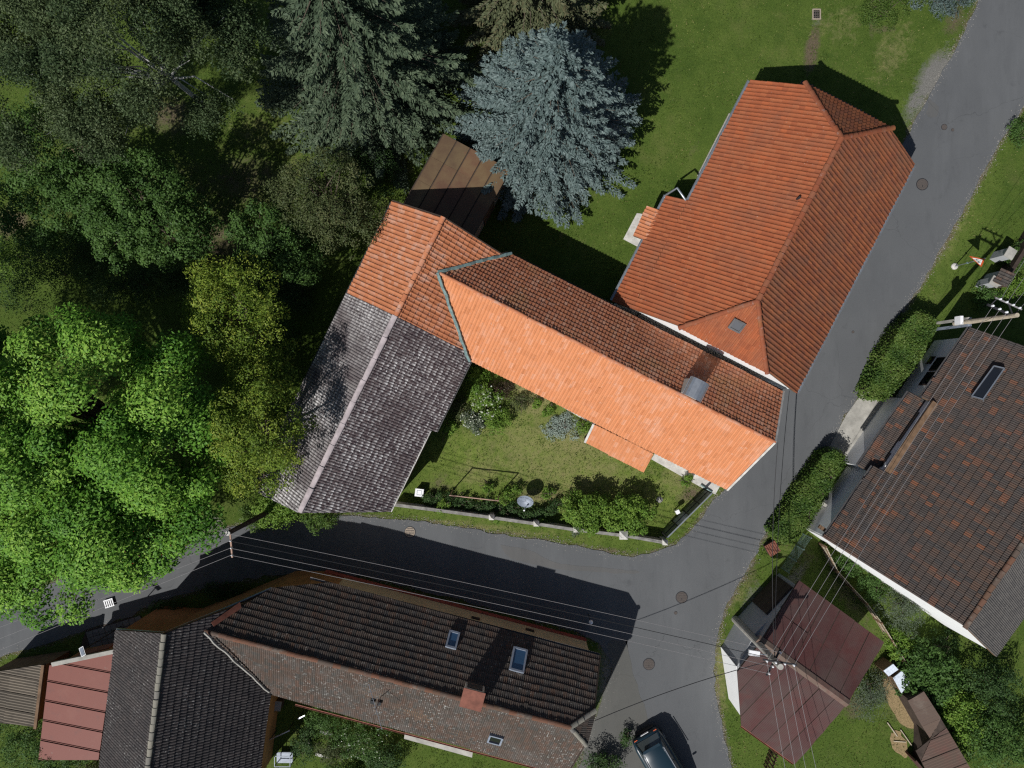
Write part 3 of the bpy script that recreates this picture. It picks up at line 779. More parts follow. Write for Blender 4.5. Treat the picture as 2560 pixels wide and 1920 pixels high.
# ------------------------------------------------------------------ barn (cross wing): orange north half, grey south half
F2 = frame(.898, .439, -.439, .898)
bn = House('barn', F2(-6.5, 2, 0), 'barn wing with half orange and half lichened grey tiled roof', 'barn')
r2, w2, e2_, hr2, hw2, he2 = -6.75, -10.05, -2.586, 6.4, 4.0, 3.3
bn.wall(F2, [(w2 + .35, 0), (e2_ - .45, 0), (e2_ - .45, 3.35), (r2, 6.1), (w2 + .35, 3.95)], -5.75, 8.6, 'plaster')
qs = -.5
bn.slope([F2(w2, -5.97, hw2), F2(r2, -5.97, hr2), F2(r2, qs, hr2), F2(w2, qs, hw2)], 'tile_barn_orange', 'roll', .225, .33, .045, .03, .03)
bn.slope([F2(-3.1, -5.97, he2 + .514 * (hr2 - he2) / (e2_ - r2)), F2(e2_, -5.2, he2), F2(e2_, qs, he2), F2(r2, qs, hr2), F2(r2, -5.97, hr2)], 'tile_barn_orange', 'roll', .225, .33, .045, .045, .04, .02)
bn.slope([F2(w2, qs, hw2), F2(r2, qs, hr2), F2(r2, 10.5, hr2), F2(w2, 11.2, hw2)], 'tile_grey_pale', 'double', .30, .33, .04, .03, .03)
bn.slope([F2(e2_, qs, he2), F2(e2_, 4.17, he2), F2(r2, 4.17, hr2), F2(r2, qs, hr2)], 'tile_grey', 'double', .30, .33, .04, .03, .03)
bn.slope([F2(-2.88, 4.17, he2 + .294 * (hr2 - he2) / (e2_ - r2)), F2(-2.88, 9.1, he2 + .294 * (hr2 - he2) / (e2_ - r2)), F2(r2, 10.5, hr2), F2(r2, 4.17, hr2)], 'tile_grey', 'double', .30, .33, .04, .03, .03)
bn.ridge(F2(r2, -6.0, hr2 + .03), F2(r2, qs, hr2 + .03), 'ridge_orange', .14, .4)
bn.ridge(F2(r2, qs, hr2 + .03), F2(r2, 10.3, hr2 + .03), 'ridge_pale', .15, 1.2, 'ridge_cap', .5)
bn.part(MB().bar(F2(-2.84, 4.2, 3.52), F2(-2.84, 9.1, 3.52), .07, .07), 'eave_trim', 'concrete_pale')
bn.gutter(F2(e2_ + .05, -.4, he2 - .03), F2(e2_ + .05, 4.15, he2 - .03), 'zinc_dark', .05)
bn.gutter(F2(w2 - .05, -5.9, hw2 - .05), F2(w2 - .05, 11, hw2 - .05), 'zinc_dark', .05)
vb = MB()
for a, b in ((F2(w2, -6.0, hw2 + .05), F2(r2, -6.0, hr2 + .05)), (F2(r2, -6.0, hr2 + .05), F2(-3.1, -6.0, 3.76))): vb.bar(a, b, .05, .1)
bn.part(vb, 'verge_board', 'timber_dark')
bn.part(MB().box(F2(e2_ - .44, 6.5, 1.4), F2(.06, 0), F2(0, 2.4), (0, 0, 2.6)), 'barn_door', 'timber')
bn.finish(300)

# ------------------------------------------------------------------ red house by the road
F3 = frame(.889, .4577, -.4577, .889)
rh = House('red_roofed_house', F3(8.8, -13.5, 0), 'large white house with red tiled half-hipped roof beside the road', 'house')
r3, w3, e3, hr3, he3 = 8.83, 3.98, 14.0, 7.2, 3.3
qn, qS, qrn, qrs = -20.7, -6.65, -18.1, -9.12
sw, se = (hr3 - he3) / (r3 - w3), (hr3 - he3) / (e3 - r3)
hh = 5.2
pw_, pe_ = r3 - (hr3 - hh) / sw, r3 + (hr3 - hh) / se
rh.wall(F3, [(w3 + .4, 0), (e3 - .45, 0), (e3 - .45, he3 + .1), (pe_ - .1, hh - .18), (pw_ + .1, hh - .18), (w3 + .4, he3 + .1)], qn + .35, qS - .02, 'white_wall')
rh.wall(F3, [(3.2, 0), (w3 + .6, 0), (w3 + .6, 3.2), (3.2, 2.45)], -12.9, qS - .02, 'white_wall')
west = [F3(w3, qn, he3), F3(pw_, qn, hh), F3(r3, qrn, hr3), F3(r3, qrs, hr3), F3(pw_, qS, hh), F3(w3, qS, he3)]
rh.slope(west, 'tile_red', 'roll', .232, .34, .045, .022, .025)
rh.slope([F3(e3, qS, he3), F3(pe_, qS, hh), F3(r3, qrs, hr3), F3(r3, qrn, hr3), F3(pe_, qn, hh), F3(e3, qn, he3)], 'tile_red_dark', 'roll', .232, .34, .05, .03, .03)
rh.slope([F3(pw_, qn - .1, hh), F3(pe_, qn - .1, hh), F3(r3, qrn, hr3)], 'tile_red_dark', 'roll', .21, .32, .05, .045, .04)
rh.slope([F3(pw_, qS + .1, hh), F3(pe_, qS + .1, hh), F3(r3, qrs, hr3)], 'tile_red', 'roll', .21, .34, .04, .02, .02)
px_ = 2.856
rh.slope([F3(px_, -13.3, he3 - (w3 - px_) * sw), F3(px_, qS, he3 - (w3 - px_) * sw), F3(w3 - .01, qS, he3), F3(w3 - .01, -13.3, he3)], 'tile_red', 'roll', .232, .34, .045, .022, .025)
rh.ridge(F3(r3, qrn, hr3 + .03), F3(r3, qrs, hr3 + .03), 'ridge_red', .15, .38)
for pp in (pw_, pe_):
    rh.ridge(F3(pp, qn - .12, hh + .05), F3(r3, qrn, hr3 + .05), 'ridge_red', .14, .38)
    rh.ridge(F3(pp, qS + .12, hh + .05), F3(r3, qrs, hr3 + .05), 'ridge_red', .13, .38)
rh.gutter(F3(w3 - .08, qn + .05, he3 - .03), F3(w3 - .08, -13.2, he3 - .03), 'zinc', .075)
rh.gutter(F3(e3 + .08, qn + .05, he3 - .03), F3(e3 + .08, qS - .05, he3 - .03), 'zinc', .075)
rh.gutter(F3(px_ - .08, -13.3, he3 - (w3 - px_) * sw - .03), F3(px_ - .08, qS - .05, he3 - (w3 - px_) * sw - .03), 'zinc', .075)
rh.part(MB().tube([F3(w3 - .1, -13.25, 3.2), F3(px_ + .3, -13.75, 2.95), F3(px_ - .06, -13.3, 2.4)], .065, 8), 'downpipe', 'zinc', None, True)
rh.part(MB().tube([F3(px_ - .08, -13.2, 2.3), F3(px_ + .2, -13.2, 1.9), F3(px_ + .2, -13.2, 0)], .045, 8), 'downpipe', 'zinc', None, True)
# pent strip under the northern half hip, shade put into its dark tiles
rh.slope([F3(6.5, -22.05, 3.1), F3(11.1, -22.05, 3.1), F3(11.1, qn + .3, 3.7), F3(6.5, qn + .3, 3.7)], 'tile_dark', 'roll', .23, .34, .05, .04, .03, name='pent_roof')
# roof light
sk = P(1843, 811, 6.35)
nS = newell([F3(pw_, qS, hh), F3(pe_, qS, hh), F3(r3, qrs, hr3)])
if nS.z < 0: nS = -nS
tS = Vector((0, 0, 1)).cross(nS).normalized(); uS = nS.cross(tS)
def roof_light(house, c, t, u, n, w, l, frame_mat='zinc', glass='glass_grey', hgt=.12):
    f = MB()
    for s_ in (-1, 1):
        f.box(c + t * (s_ * (w / 2 + .04)) + n * hgt / 2, t * .09, u * (l + .18), n * hgt)
        f.box(c + u * (s_ * (l / 2 + .05)) + n * hgt / 2, t * w, u * .10, n * hgt)
    fo = house.part(f, 'roof_light', frame_mat)
    MB().box(c + n * (hgt * .55), t * w, u * l, n * .02).build('pane', M[glass], fo)
def on_plane(px, py, p0, n):
    o = Vector((0, 0, H)); d = (P(px, py, 0) - o)
    return o + d * ((Vector(p0) - o).dot(n) / d.dot(n))
roof_light(rh, on_plane(1843, 811, F3(r3, qrs, hr3), nS) + nS * .05, tS, uS, nS, .5, .46, 'zinc_dark', 'glass_grey')
nW = newell(west); nW = nW if nW.z > 0 else -nW
vp = on_plane(1992, 498, F3(r3, qrn, hr3), nW)
rh.part(MB().tube([vp, vp + Vector((0, 0, .35))], .06, 8), 'vent_pipe', 'iron')
# little canopy over the side door
rh.slope([P(1583, 589, 2.2), P(1617, 515, 2.2), P(1655, 527, 2.45), P(1618, 602, 2.45)], 'tile_barn_orange', 'roll', .21, .33, .045, .025, .025, name='canopy_roof')
for q in (-17.5, -15.2): rh.part(MB().box(F3(w3 + .39, q, 1.7), F3(.06, 0), F3(0, 1.0), (0, 0, 1.3)), 'window', 'glass_dark')
for q in (-18.5, -15.5, -12.0, -9.0): rh.part(MB().box(F3(e3 - .44, q, 1.7), F3(.06, 0), F3(0, 1.0), (0, 0, 1.3)), 'window', 'glass_dark')
rh.part(MB().box(F3(3.19, -11.6, 1.05), F3(.06, 0), F3(0, 1.0), (0, 0, 2.05)), 'door', 'timber')
rh.finish(300)

# ------------------------------------------------------------------ brown house at the bottom
F4 = frame(-.255, .967, .967, .255)
bh = House('brown_roofed_house', F4(16, 0, 0), 'long beige house with dark brown tiled roof along the lower road', 'house')
r4, n4, s4, hr4, hn4, hs4 = 15.99, 13.02, 19.93, 6.2, 3.6, 3.2
sn, ss = (hr4 - hn4) / (r4 - n4), (hr4 - hs4) / (s4 - r4)
he4 = 5.45
pN, pS = r4 - (hr4 - he4) / sn, r4 + (hr4 - he4) / ss
qE, qEr, qW = 8.33, 7.25, -10.6
bh.wall(F4, [(n4 + .42, 0), (s4 - .4, 0), (s4 - .4, hs4 + .1), (pS - .1, he4 - .16), (pN + .1, he4 - .16), (n4 + .42, hn4 + .05)], -6.6, qE - .3, 'beige_wall')
bh.wall(F4, [(n4 + .38, 0), (n4 + .5, 0), (n4 + .5, .5), (n4 + .38, .5)], -7.8, qE - .28, 'red_plinth', 'plinth')
nN0 = newell([F4(n4, qE, hn4), F4(n4, 0, hn4), F4(r4, 0, hr4)]); R4 = F4(r4, 0, hr4)
op4 = lambda x, y: (lambda o, d: o + d * ((R4 - o).dot(nN0) / d.dot(nN0)))(Vector((0, 0, H)), P(x, y, 0) - Vector((0, 0, H)))
bh.slope([F4(n4, qE, hn4), F4(pN, qE, he4), F4(r4, qEr, hr4), op4(506, 1577), op4(545, 1553), op4(682, 1470), op4(826, 1457)], 'tile_brown', 'double', .21, .356, .035, .06, .05, name='roof')
bh.slope([P(508, 1577, hr4), F4(r4, qEr, hr4), F4(pS, qE, he4), F4(s4, qE, hs4), P(676, 1733, hs4)], 'tile_brown_red', 'double', .21, .35, .04, .025, .025)
bh.slope([F4(pN, qE + .1, he4), F4(pS, qE + .1, he4), F4(r4, qEr, hr4)], 'tile_brown', 'double', .21, .34, .035, .05, .04)
bh.ridge(P(508, 1577, hr4 + .04), F4(r4, qEr, hr4 + .04), 'ridge_brown', .13, .4)
bh.ridge(F4(pN, qE + .1, he4 + .05), F4(r4, qEr, hr4 + .05), 'ridge_lichen', .14, .38)
bh.ridge(F4(pS, qE + .1, he4 + .05), F4(r4, qEr, hr4 + .05), 'ridge_lichen', .12, .38)
vb = MB(); vb.bar(F4(n4, qE + .03, hn4), F4(pN, qE + .03, he4), .06, .14); vb.bar(F4(pN, qE + .14, he4 - .02), F4(pS, qE + .14, he4 - .02), .05, .1); vb.bar(F4(pS, qE + .03, he4), F4(s4, qE + .03, hs4), .06, .14)
bh.part(vb, 'verge_board', 'timber_dark')
bh.gutter(F4(n4 - .07, -7.9, hn4 - .05), F4(n4 - .07, qE, hn4 - .05), 'zinc_dark', .06)
bh.gutter(F4(s4 + .07, -7.0, hs4 - .05), F4(s4 + .07, qE, hs4 - .05), 'cover_red', .05)
nN = newell([F4(n4, qE, hn4), F4(n4, 0, hn4), F4(r4, 0, hr4)]); nN = nN if nN.z > 0 else -nN
tN = Vector((0, 0, 1)).cross(nN).normalized(); uN = nN.cross(tN)
nSo = newell([F4(s4, qE, hs4), F4(s4, 0, hs4), F4(r4, 0, hr4)]); nSo = nSo if nSo.z > 0 else -nSo
tSo = Vector((0, 0, 1)).cross(nSo).normalized(); uSo = nSo.cross(tSo)
roof_light(bh, on_plane(1131, 1602, F4(r4, 0, hr4), nN) + nN * .08, tN, uN, nN, .42, .72, 'blue_grey', 'glass_blue', .16)
roof_light(bh, on_plane(1295, 1652, F4(r4, 0, hr4), nN) + nN * .08, tN, uN, nN, .62, 1.05, 'blue_grey', 'glass_blue', .16)
roof_light(bh, on_plane(1239, 1843, F4(r4, 0, hr4), nSo) + nSo * .06, tSo, uSo, nSo, .58, .62, 'blue_grey', 'glass_dark', .14)
# chimney stack with red cover, seen leaning outwards
cb = F4(r4 + .15, 3.1, 0)
q4, p4 = F4(0, 1), F4(1, 0)
cb = P(1181, 1750, 6.75) - p4 * .1; cb.z = 0
st = bh.part(MB().box(cb + p4 * .1 + Vector((0, 0, 5.65)), q4 * 1.0, p4 * .72, (0, 0, 1.7)), 'chimney', 'plaster')
for k in range(4): MB().box(cb - p4 * .275 + Vector((0, 0, 5.2 + k * .33)), q4 * .78, p4 * .04, (0, 0, .27)).build('flue_block', M['cast_iron'], st)
fr = MB()
for sx in (-.44, .44):
    for sy in (-.26, .46): fr.bar(cb + q4 * sx + p4 * sy + Vector((0, 0, 6.48)), cb + q4 * sx + p4 * sy + Vector((0, 0, 6.7)), .05)
fr.build('cover_leg', M['iron'], st)
MB().box(cb + p4 * .1 + Vector((0, 0, 6.73)), q4 * 1.12, p4 * .95, (0, 0, .05)).build('chimney_cover', M['cover_red'], st)
# television aerial
ma = on_plane(952, 1742, F4(r4, 0, hr4), nSo)
an = bh.part(MB().tube([ma, ma + Vector((0, 0, 1.6))], .02, 6), 'aerial_mast', 'rust_pipe')
top = ma + Vector((0, 0, 1.35)); da = (P(962, 1790, 8) - P(926, 1668, 8)).normalized()
bm_ = MB(); bm_.tube([top - da * 1.3, top + da * 1.1], .016, 5)
for k in range(7):
    c_ = top + da * (-1.25 + k * .38); s_ = Vector((-da.y, da.x, 0)); bm_.tube([c_ - s_ * .28, c_ + s_ * .28], .008, 4)
bm_.build('aerial_boom', M['steel'], an)
for q in ((933, 1749), (950, 1752)):
    c_ = on_plane(*q, F4(r4, 0, hr4), nSo) + nSo * .1
    bh.part(MB().box(c_, tSo * .2, uSo * .3, nSo * .14), 'roof_vent', 'iron')
bh.part(MB().slab([P(1012, 1832, 1.9), P(1182, 1880, 1.9), P(1180, 1894, 1.8), P(1010, 1847, 1.8)], .06), 'porch_roof', 'concrete')
for q in ((1130, 1510), (1145, 1532)):
    c_ = F4(n4 + .37, 0, 0)
for q, z in ((-1.6, 2.2), (-1.1, 2.9), (1.4, 1.6), (4.6, 1.2)):
    bh.part(MB().box(F4(n4 + .40, q, z), F4(.08, 0), F4(0, .5), (0, 0, .28)), 'wall_vent', 'timber_dark')
bh.finish(300)

# west wing of the brown house, a house of its own under a darker roof
F5 = frame(.9925, .122, -.122, .9925)
wh = House('dark_roofed_house', P(430, 1800), 'gabled wing with charcoal tiled roof at the lower left', 'house')
r5, e5, w5, hr5, he5, hw5 = -15.2, -11.1, -19.2, 7.7, 3.4, 4.4
q0n, q1n = 14.55, 24.0
rn = P(413, 1584, hr5); wn_ = P(291, 1575, hw5)
qr = rn.dot(F5(0, 1)); qw = wn_.dot(F5(0, 1))
se5 = (hr5 - he5) / (e5 - r5)
# the north edge runs on to the east along the oblique street front
gE = P(679, 1470, 4.1)
wh.slope([F5(w5, qw, hw5), F5(r5, qr, hr5), F5(r5, q1n, hr5), F5(w5, q1n, hw5)], 'tile_dark', 'double', .30, .34, .035, .022, .025)
k1 = F5(r5, qr, hr5)
def e_pt(px, py):
    nE = newell([F5(e5, 16, he5), F5(r5, 16, hr5), F5(r5, 20, hr5)]); return on_plane(px, py, F5(r5, 16, hr5), nE)
wh.slope([k1, F5(r5, q1n, hr5), F5(e5, q1n, he5), e_pt(676, 1738), e_pt(640, 1500), e_pt(560, 1525)], 'tile_dark', 'double', .30, .35, .04, .045, .04)
wh.ridge(F5(r5, qr, hr5 + .03), F5(r5, q1n, hr5 + .03), 'ridge_lichen', .14, .4)
wh.wall(F5, [(w5 + .35, 0), (e5 - .3, 0), (e5 - .3, he5 + .1), (r5, hr5 - .25), (w5 + .35, hw5)], max(qr, qw) + .25, q1n - .3, 'ochre_wall')
fb = MB(); fp = [P(300, 1580, 4.38), P(412, 1588, 4.5), P(560, 1529, 4.3), P(684, 1477, 4.1), F4(n4 + .45, -7.6), F4(n4 + .45, -6.5), F4(n4 + 1.6, -6.5), P(520, 1600, 4), P(330, 1640, 4)]
wh.part(MB().prism([(p.x, p.y) for p in fp], 0, 3.95), 'street_wall', 'ochre_wall')
pipe = MB(); gp = [P(292, 1573, 4.38), P(412, 1582, 4.5), P(560, 1522, 4.3), P(679, 1470, 4.1)]
pipe.tube(gp, .07, 8); wh.part(pipe, 'gutter', 'zinc', None, True)
wh.part(MB().slab([P(412, 1584, 4.46), P(560, 1526, 4.26), P(679, 1474, 4.06), P(690, 1480, 4.0), P(560, 1545, 4.2), P(430, 1600, 4.4)], .1), 'eave_board', 'timber')
wh.part(MB().slab([P(528, 1556, 6.2), P(600, 1505, 5.2), P(604, 1520, 5.25), P(535, 1566, 6.25)], .05), 'valley_flashing', 'cover_red')
va = MB(); A_, B_ = P(512, 1582, 6.5), P(674, 1729, 3.5); k = 14
va.tube([A_.lerp(B_, i / k) + Vector((random.gauss(0, .03), random.gauss(0, .03), .06)) for i in range(k + 1)], .065, 6); wh.part(va, 'valley_flashing', 'concrete')
wh.gutter(F5(e5 + .06, 18.2, he5 - .05), F5(e5 + .06, q1n, he5 - .05), 'rust_pipe', .05)
wh.finish(300)

# ------------------------------------------------------------------ grey house on the right
F6 = frame(.82, .57, -.57, .82)
gh = House('mottled_roofed_house', F6(23, -9, 0), 'white rendered house with dark mottled tiled roof and porch', 'house')
r6, w6, e6, hr6, hw6, he6 = 24.0, 18.6, 29.6, 8.6, 3.6, 4.0
q6n, q6s = -16.67, -2.8
s6 = (hr6 - hw6) / (r6 - w6)
gh.wall(F6, [(w6 + .45, 0), (e6 - .4, 0), (e6 - .4, he6 + .1), (r6, hr6 - .28), (w6 + .45, hw6 + .1)], q6n + .3, q6s - .17, 'white_wall')
gh.wall(F6, [(w6 + .5, 0), (e6 - .45, 0), (e6 - .45, he6 + .05), (r6, hr6 - .33), (w6 + .5, hw6 + .05)], q6s - .16, q6s - .08, 'white_wall', 'gable_wall')
sb = 19.25; hsb = hw6 + (sb - w6) * s6
gh.slope([F6(sb, q6n, hsb), F6(sb, q6s, hsb), F6(r6, q6s, hr6), F6(r6, q6n, hr6)], 'tile_mixed', 'double', .21, .36, .03, .05, .045)
gh.slope([F6(w6, q6n, hw6), F6(w6, -12.06, hw6), F6(sb - .01, -12.06, hsb), F6(sb - .01, q6n, hsb)], 'tile_mixed', 'double', .21, .36, .03, .05, .045)
gh.slope([F6(w6, -7.54, hw6), F6(w6, q6s, hw6), F6(sb - .01, q6s, hsb), F6(sb - .01, -7.54, hsb)], 'tile_mixed', 'double', .21, .36, .03, .05, .045)
gh.slope([F6(e6, q6s, he6), F6(e6, q6n, he6), F6(r6, q6n, hr6), F6(r6, q6s, hr6)], 'tile_slate', 'double', .21, .36, .035, .025, .025)
gh.ridge(F6(r6, q6n, hr6 + .03), F6(r6, q6s + .05, hr6 + .03), 'ridge_brown', .14, .4)
gh.gutter(F6(w6 - .07, q6n, hw6 - .05), F6(w6 - .07, -12.1, hw6 - .05), 'zinc_dark', .07)
gh.gutter(F6(w6 - .07, -7.5, hw6 - .05), F6(w6 - .07, q6s, hw6 - .05), 'zinc_dark', .07)
gh.part(MB().bar(F6(sb - .16, -12.05, hsb + .0), F6(sb - .16, -7.55, hsb + .0), .42, .14), 'eave_beam', 'timber')
por = [P(2273, 979, 2.9), P(2316, 1005, 3.3), P(2214, 1160, 3.3), P(2200, 1185, 3.3), P(2145, 1163, 2.9)]
pq0, pq1 = P(2273, 979, 2.9).dot(F6(0, 1)), P(2145, 1163, 2.9).dot(F6(0, 1)); pp0 = P(2273, 979, 2.9).dot(F6(1, 0))
gh.slope([F6(pp0, pq0, 2.9), F6(pp0, pq1, 2.9), F6(pp0 + .95, pq1, 3.3), F6(pp0 + .95, pq0, 3.3)], 'tile_mixed', 'double', .21, .36, .035, .03, .03, name='porch_roof')
gh.gutter(F6(pp0 - .06, pq0, 2.86), F6(pp0 - .06, pq1, 2.86), 'zinc_dark', .06)
gh.part(MB().box(F6(pp0 + .55, (pq0 + pq1) / 2, 1.35), F6(.2, 0), F6(0, pq1 - pq0 - .3), (0, 0, 2.7)), 'porch_wall', 'white_wall')
for q, z, w_, h_ in ((-14.6, 2.1, .9, 1.0), (-13.6, 2.1, .9, 1.0), (-14.9, 1.1, .5, .5)):
    wd = gh.part(MB().box(F6(w6 + .43, q, z), F6(.06, 0), F6(0, w_), (0, 0, h_)), 'window', 'timber_dark')
    MB().box(F6(w6 + .39, q, z), F6(.03, 0), F6(0, w_ - .14), (0, 0, h_ - .14)).build('pane', M['glass_dark'], wd)
gh.part(MB().box(F6(w6 + .43, -10.4, 2.85), F6(.06, 0), F6(0, 1.9), (0, 0, 1.3)), 'shade_panel', 'glass_dark')  # dark panes added in place of shade on the balcony wall
gh.part(MB().box(F6(w6 + .43, -8.2, 2.85), F6(.06, 0), F6(0, .9), (0, 0, 1.3)), 'shade_panel', 'glass_dark')
gh.part(MB().box(F6(w6 - .25, -4.6, .45), F6(1.3, 0), F6(0, .16), (0, 0, .9)), 'terrace_wall', 'concrete')
gh.part(MB().box(F6(w6 + .1, q6s - .4, 3.2), F6(1.0, 0), F6(0, .2), (0, 0, .12)), 'verge_beam', 'timber')
nG = newell([F6(w6, 0, hw6), F6(r6, 0, hr6), F6(r6, 2, hr6)]); nG = nG if nG.z > 0 else -nG
uG = (nG.cross(Vector((0, 0, 1)).cross(nG))).normalized()
sp_ = [on_plane(*q, F6(r6, 0, hr6), nG) for q in ((2486, 921), (2512, 927), (2459, 1004), (2431, 996))]
lifts = (.55, .55, .18, .18)
pl = [p + nG * .3 for p in sp_]
pan = gh.part(MB().slab(pl, .06), 'solar_panel', 'glass_dark')
frm = MB()
for i in range(4): frm.bar(pl[i] + nG * .02, pl[(i + 1) % 4] + nG * .02, .06, .05, nG)
frm.build('panel_frame', M['steel'], pan)
for p in pl: MB().bar(p - nG * .06, p - nG * .34, .04).build('panel_leg', M['zinc'], pan)
gh.finish(300)

# ------------------------------------------------------------------ burgundy garage
F7 = frame(-.587, .81, .81, .587)
ga = House('garage', F7(3.4, 21.5, 0), 'garage with burgundy corrugated roof inside the road bend', 'garage')
r7, n7, s7, hr7, he7 = 3.30, -.52, 7.8, 4.1, 3.0
ga.slope([F7(n7, 19.1, he7), F7(n7, 24.86, he7), F7(r7, 24.5, hr7), F7(r7, 18.85, hr7)], 'sheet_burgundy', 'wave_fine', .96, 2.15, .035, .009, .006, 0, 'timber_dark', 'roof', 'roof_sheet', .1, .12)
ga.slope([F7(r7, 18.85, hr7), F7(r7, 24.5, hr7), F7(s7, 24.86, he7), F7(s7, 21.2, he7), F7(5.45, 19.0, hr7 - (5.45 - r7) * 1.1 / 4.5)], 'sheet_burgundy', 'wave_fine', .96, 2.4, .035, .009, .006, 0, 'timber_dark', 'roof', 'roof_sheet', .1, .12)
ga.part(MB().slab([F7(r7 - .22, 18.6, hr7 + .0), F7(r7 - .22, 24.55, hr7 + .0), F7(r7, 24.55, hr7 + .1), F7(r7, 18.6, hr7 + .1)], .03), 'ridge_cap', 'sheet_brown')
ga.part(MB().slab([F7(r7 + .22, 18.6, hr7 - .0), F7(r7 + .22, 24.55, hr7 - .0), F7(r7, 24.55, hr7 + .1), F7(r7, 18.6, hr7 + .1)], .03), 'ridge_cap', 'sheet_brown')
gw = [F7(n7 + .3, 19.35), F7(n7 + .3, 24.5), F7(s7 - .3, 24.5), F7(s7 - .3, 21.3), F7(5.3, 19.15), F7(r7, 18.9)]
wl = ga.part(MB().prism([(p.x, p.y) for p in gw], 0, 2.92), 'wall', 'grey_wall')  # white building; its shade is put into this grey wall colour
ga.part(MB().prism([(p.x, p.y) for p in [F7(1.3, 18.98), F7(1.3, 24.3), F7(5.2, 24.3), F7(5.2, 19.2)]], 2.92, 3.4), 'gable_wall', 'grey_wall')
ww_ = [F7(s7 - .28, 21.28), F7(5.32, 19.1)]
ga.part(MB().bar(ww_[0] + Vector((0, 0, 1.5)), ww_[1] + Vector((0, 0, 1.5)), .04, 2.9), 'white_side', 'white_wall')  # lit white face of the same building
d7 = (F7(n7 + .3, 19.35) - F7(r7, 18.9)).normalized(); m7 = F7(n7 + 1.55, 19.12)
ga.part(MB().box(m7 + Vector((0, 0, 1.35)), d7 * 2.1, Vector((-d7.y, d7.x, 0)) * .12, (0, 0, 2.3)), 'garage_door', 'timber_dark')
ga.part(MB().bar(P(1862, 1534, 0) + Vector((0, 0, .45)), P(1808, 1626, 0) + Vector((0, 0, .45)), .16, .9), 'low_wall', 'concrete')
ga.part(MB().prism([(p.x, p.y) for p in [P(1862, 1534), P(1818, 1626), P(1836, 1668), P(1905, 1585)]], 0, .12), 'step', 'paver')
ga.gutter(F7(s7 + .06, 21.25, he7 - .05), F7(s7 + .06, 24.8, he7 - .05), 'cover_red', .05)
ga.finish(300)

# ------------------------------------------------------------------ rusty shed under the blue spruce
FS = frame(.88, .475, -.475, .88)
s0 = P(1106, 330, 2.55); sh_p, sh_q = s0.dot(FS(1, 0)), s0.dot(FS(0, 1))
sd = House('shed', FS(sh_p + 2, sh_q + 2.5, 0), 'low shed with rusty brown sheet metal roof under the blue spruce', 'shed')
sd.slope([FS(sh_p, sh_q, 2.35), FS(sh_p + 4.3, sh_q, 2.35), FS(sh_p + 4.3, sh_q + 4.7, 2.75), FS(sh_p, sh_q + 4.7, 2.75)], 'sheet_rust', 'seam', .79, 1.5, .007, .005, .004, 0, 'timber_dark', 'roof', 'roof_sheet', .08, .05, .004)
sd.wall(FS, [(sh_p + .15, 0), (sh_p + 4.15, 0), (sh_p + 4.15, 2.2), (sh_p + .15, 2.2)], sh_q + .15, sh_q + 4.6, 'timber_pale')
sd.part(MB().box(FS(sh_p + 4.18, sh_q + 2.4, 1.0), FS(.05, 0), FS(0, 1.2), (0, 0, 1.9)), 'door', 'timber')
sd.finish(300)

# ------------------------------------------------------------------ red sheet-metal annexe and grey corrugated shed, lower left
ra = House('annexe', P(190, 1760), 'annexe with salmon red standing seam roof at lower left', 'annexe')
ra.slope([P(123, 1664, 3.1), P(284, 1634, 3.5), P(246, 1900, 3.5), P(96, 1900, 3.1)], 'sheet_red', 'seam', 1.02, 6.0, .035, .006, .006, 0, 'timber_dark', 'roof', 'roof_sheet', .1, 0, .003)
ra.part(MB().bar(P(132, 1660, 3.25), P(290, 1627, 3.6), .22, .2), 'parapet', 'concrete')
rw = [P(130, 1672, 3), P(280, 1642, 3), P(244, 1900, 3), P(104, 1900, 3)]
ra.part(MB().prism([(p.x, p.y) for p in rw], 0, 2.95), 'wall', 'ochre_wall')
ra.part(MB().bar(P(200, 1636, 2.2), P(285, 1612, 2.2), .06, 1.0), 'sign_board', 'cover_red')
ra.finish(300)
sl_ = thing('solar_lamp', P(215, 1615, 0), 'small white-framed solar lamp above the red annexe front', 'lamp')
sc_ = P(206, 1629, 3.75)
MB().tube([(sc_.x + .05, sc_.y + .1, 0), (sc_.x + .05, sc_.y + .1, 3.7)], .03, 6).build('post', M['iron'], sl_)
sA = (P(201, 1618, 3.7) - P(208, 1640, 3.85)).normalized(); sB = Vector((-sA.y, sA.x, 0)).normalized()
MB().box(sc_, sA * .5, sB * .26, sA.cross(sB) * .03).build('frame', M['white_paint'], sl_)
MB().box(sc_ + Vector((0, 0, .018)), sA * .42, sB * .18, sA.cross(sB) * .03).build('panel', M['blue_grey'], sl_)
gs = House('lean_to', P(50, 1740), 'lean-to with grey brown corrugated roof at the left edge', 'shed')
gs.slope([P(-40, 1684, 2.6), P(112, 1660, 2.8), P(90, 1816, 2.8), P(-60, 1800, 2.6)], 'sheet_grey', 'wave', .9, 1.6, .05, .02, .01, 0, 'timber_dark', 'roof', 'roof_sheet', .08, .1)
gs.part(MB().bar(P(108, 1662, 2.88), P(88, 1822, 2.88), .16, .1), 'verge_board', 'timber')
gw_ = [P(-40, 1690, 2.5), P(105, 1668, 2.5), P(85, 1810, 2.5), P(-55, 1795, 2.5)]
gs.part(MB().prism([(p.x, p.y) for p in gw_], 0, 2.5), 'wall', 'timber')
gs.finish(300)

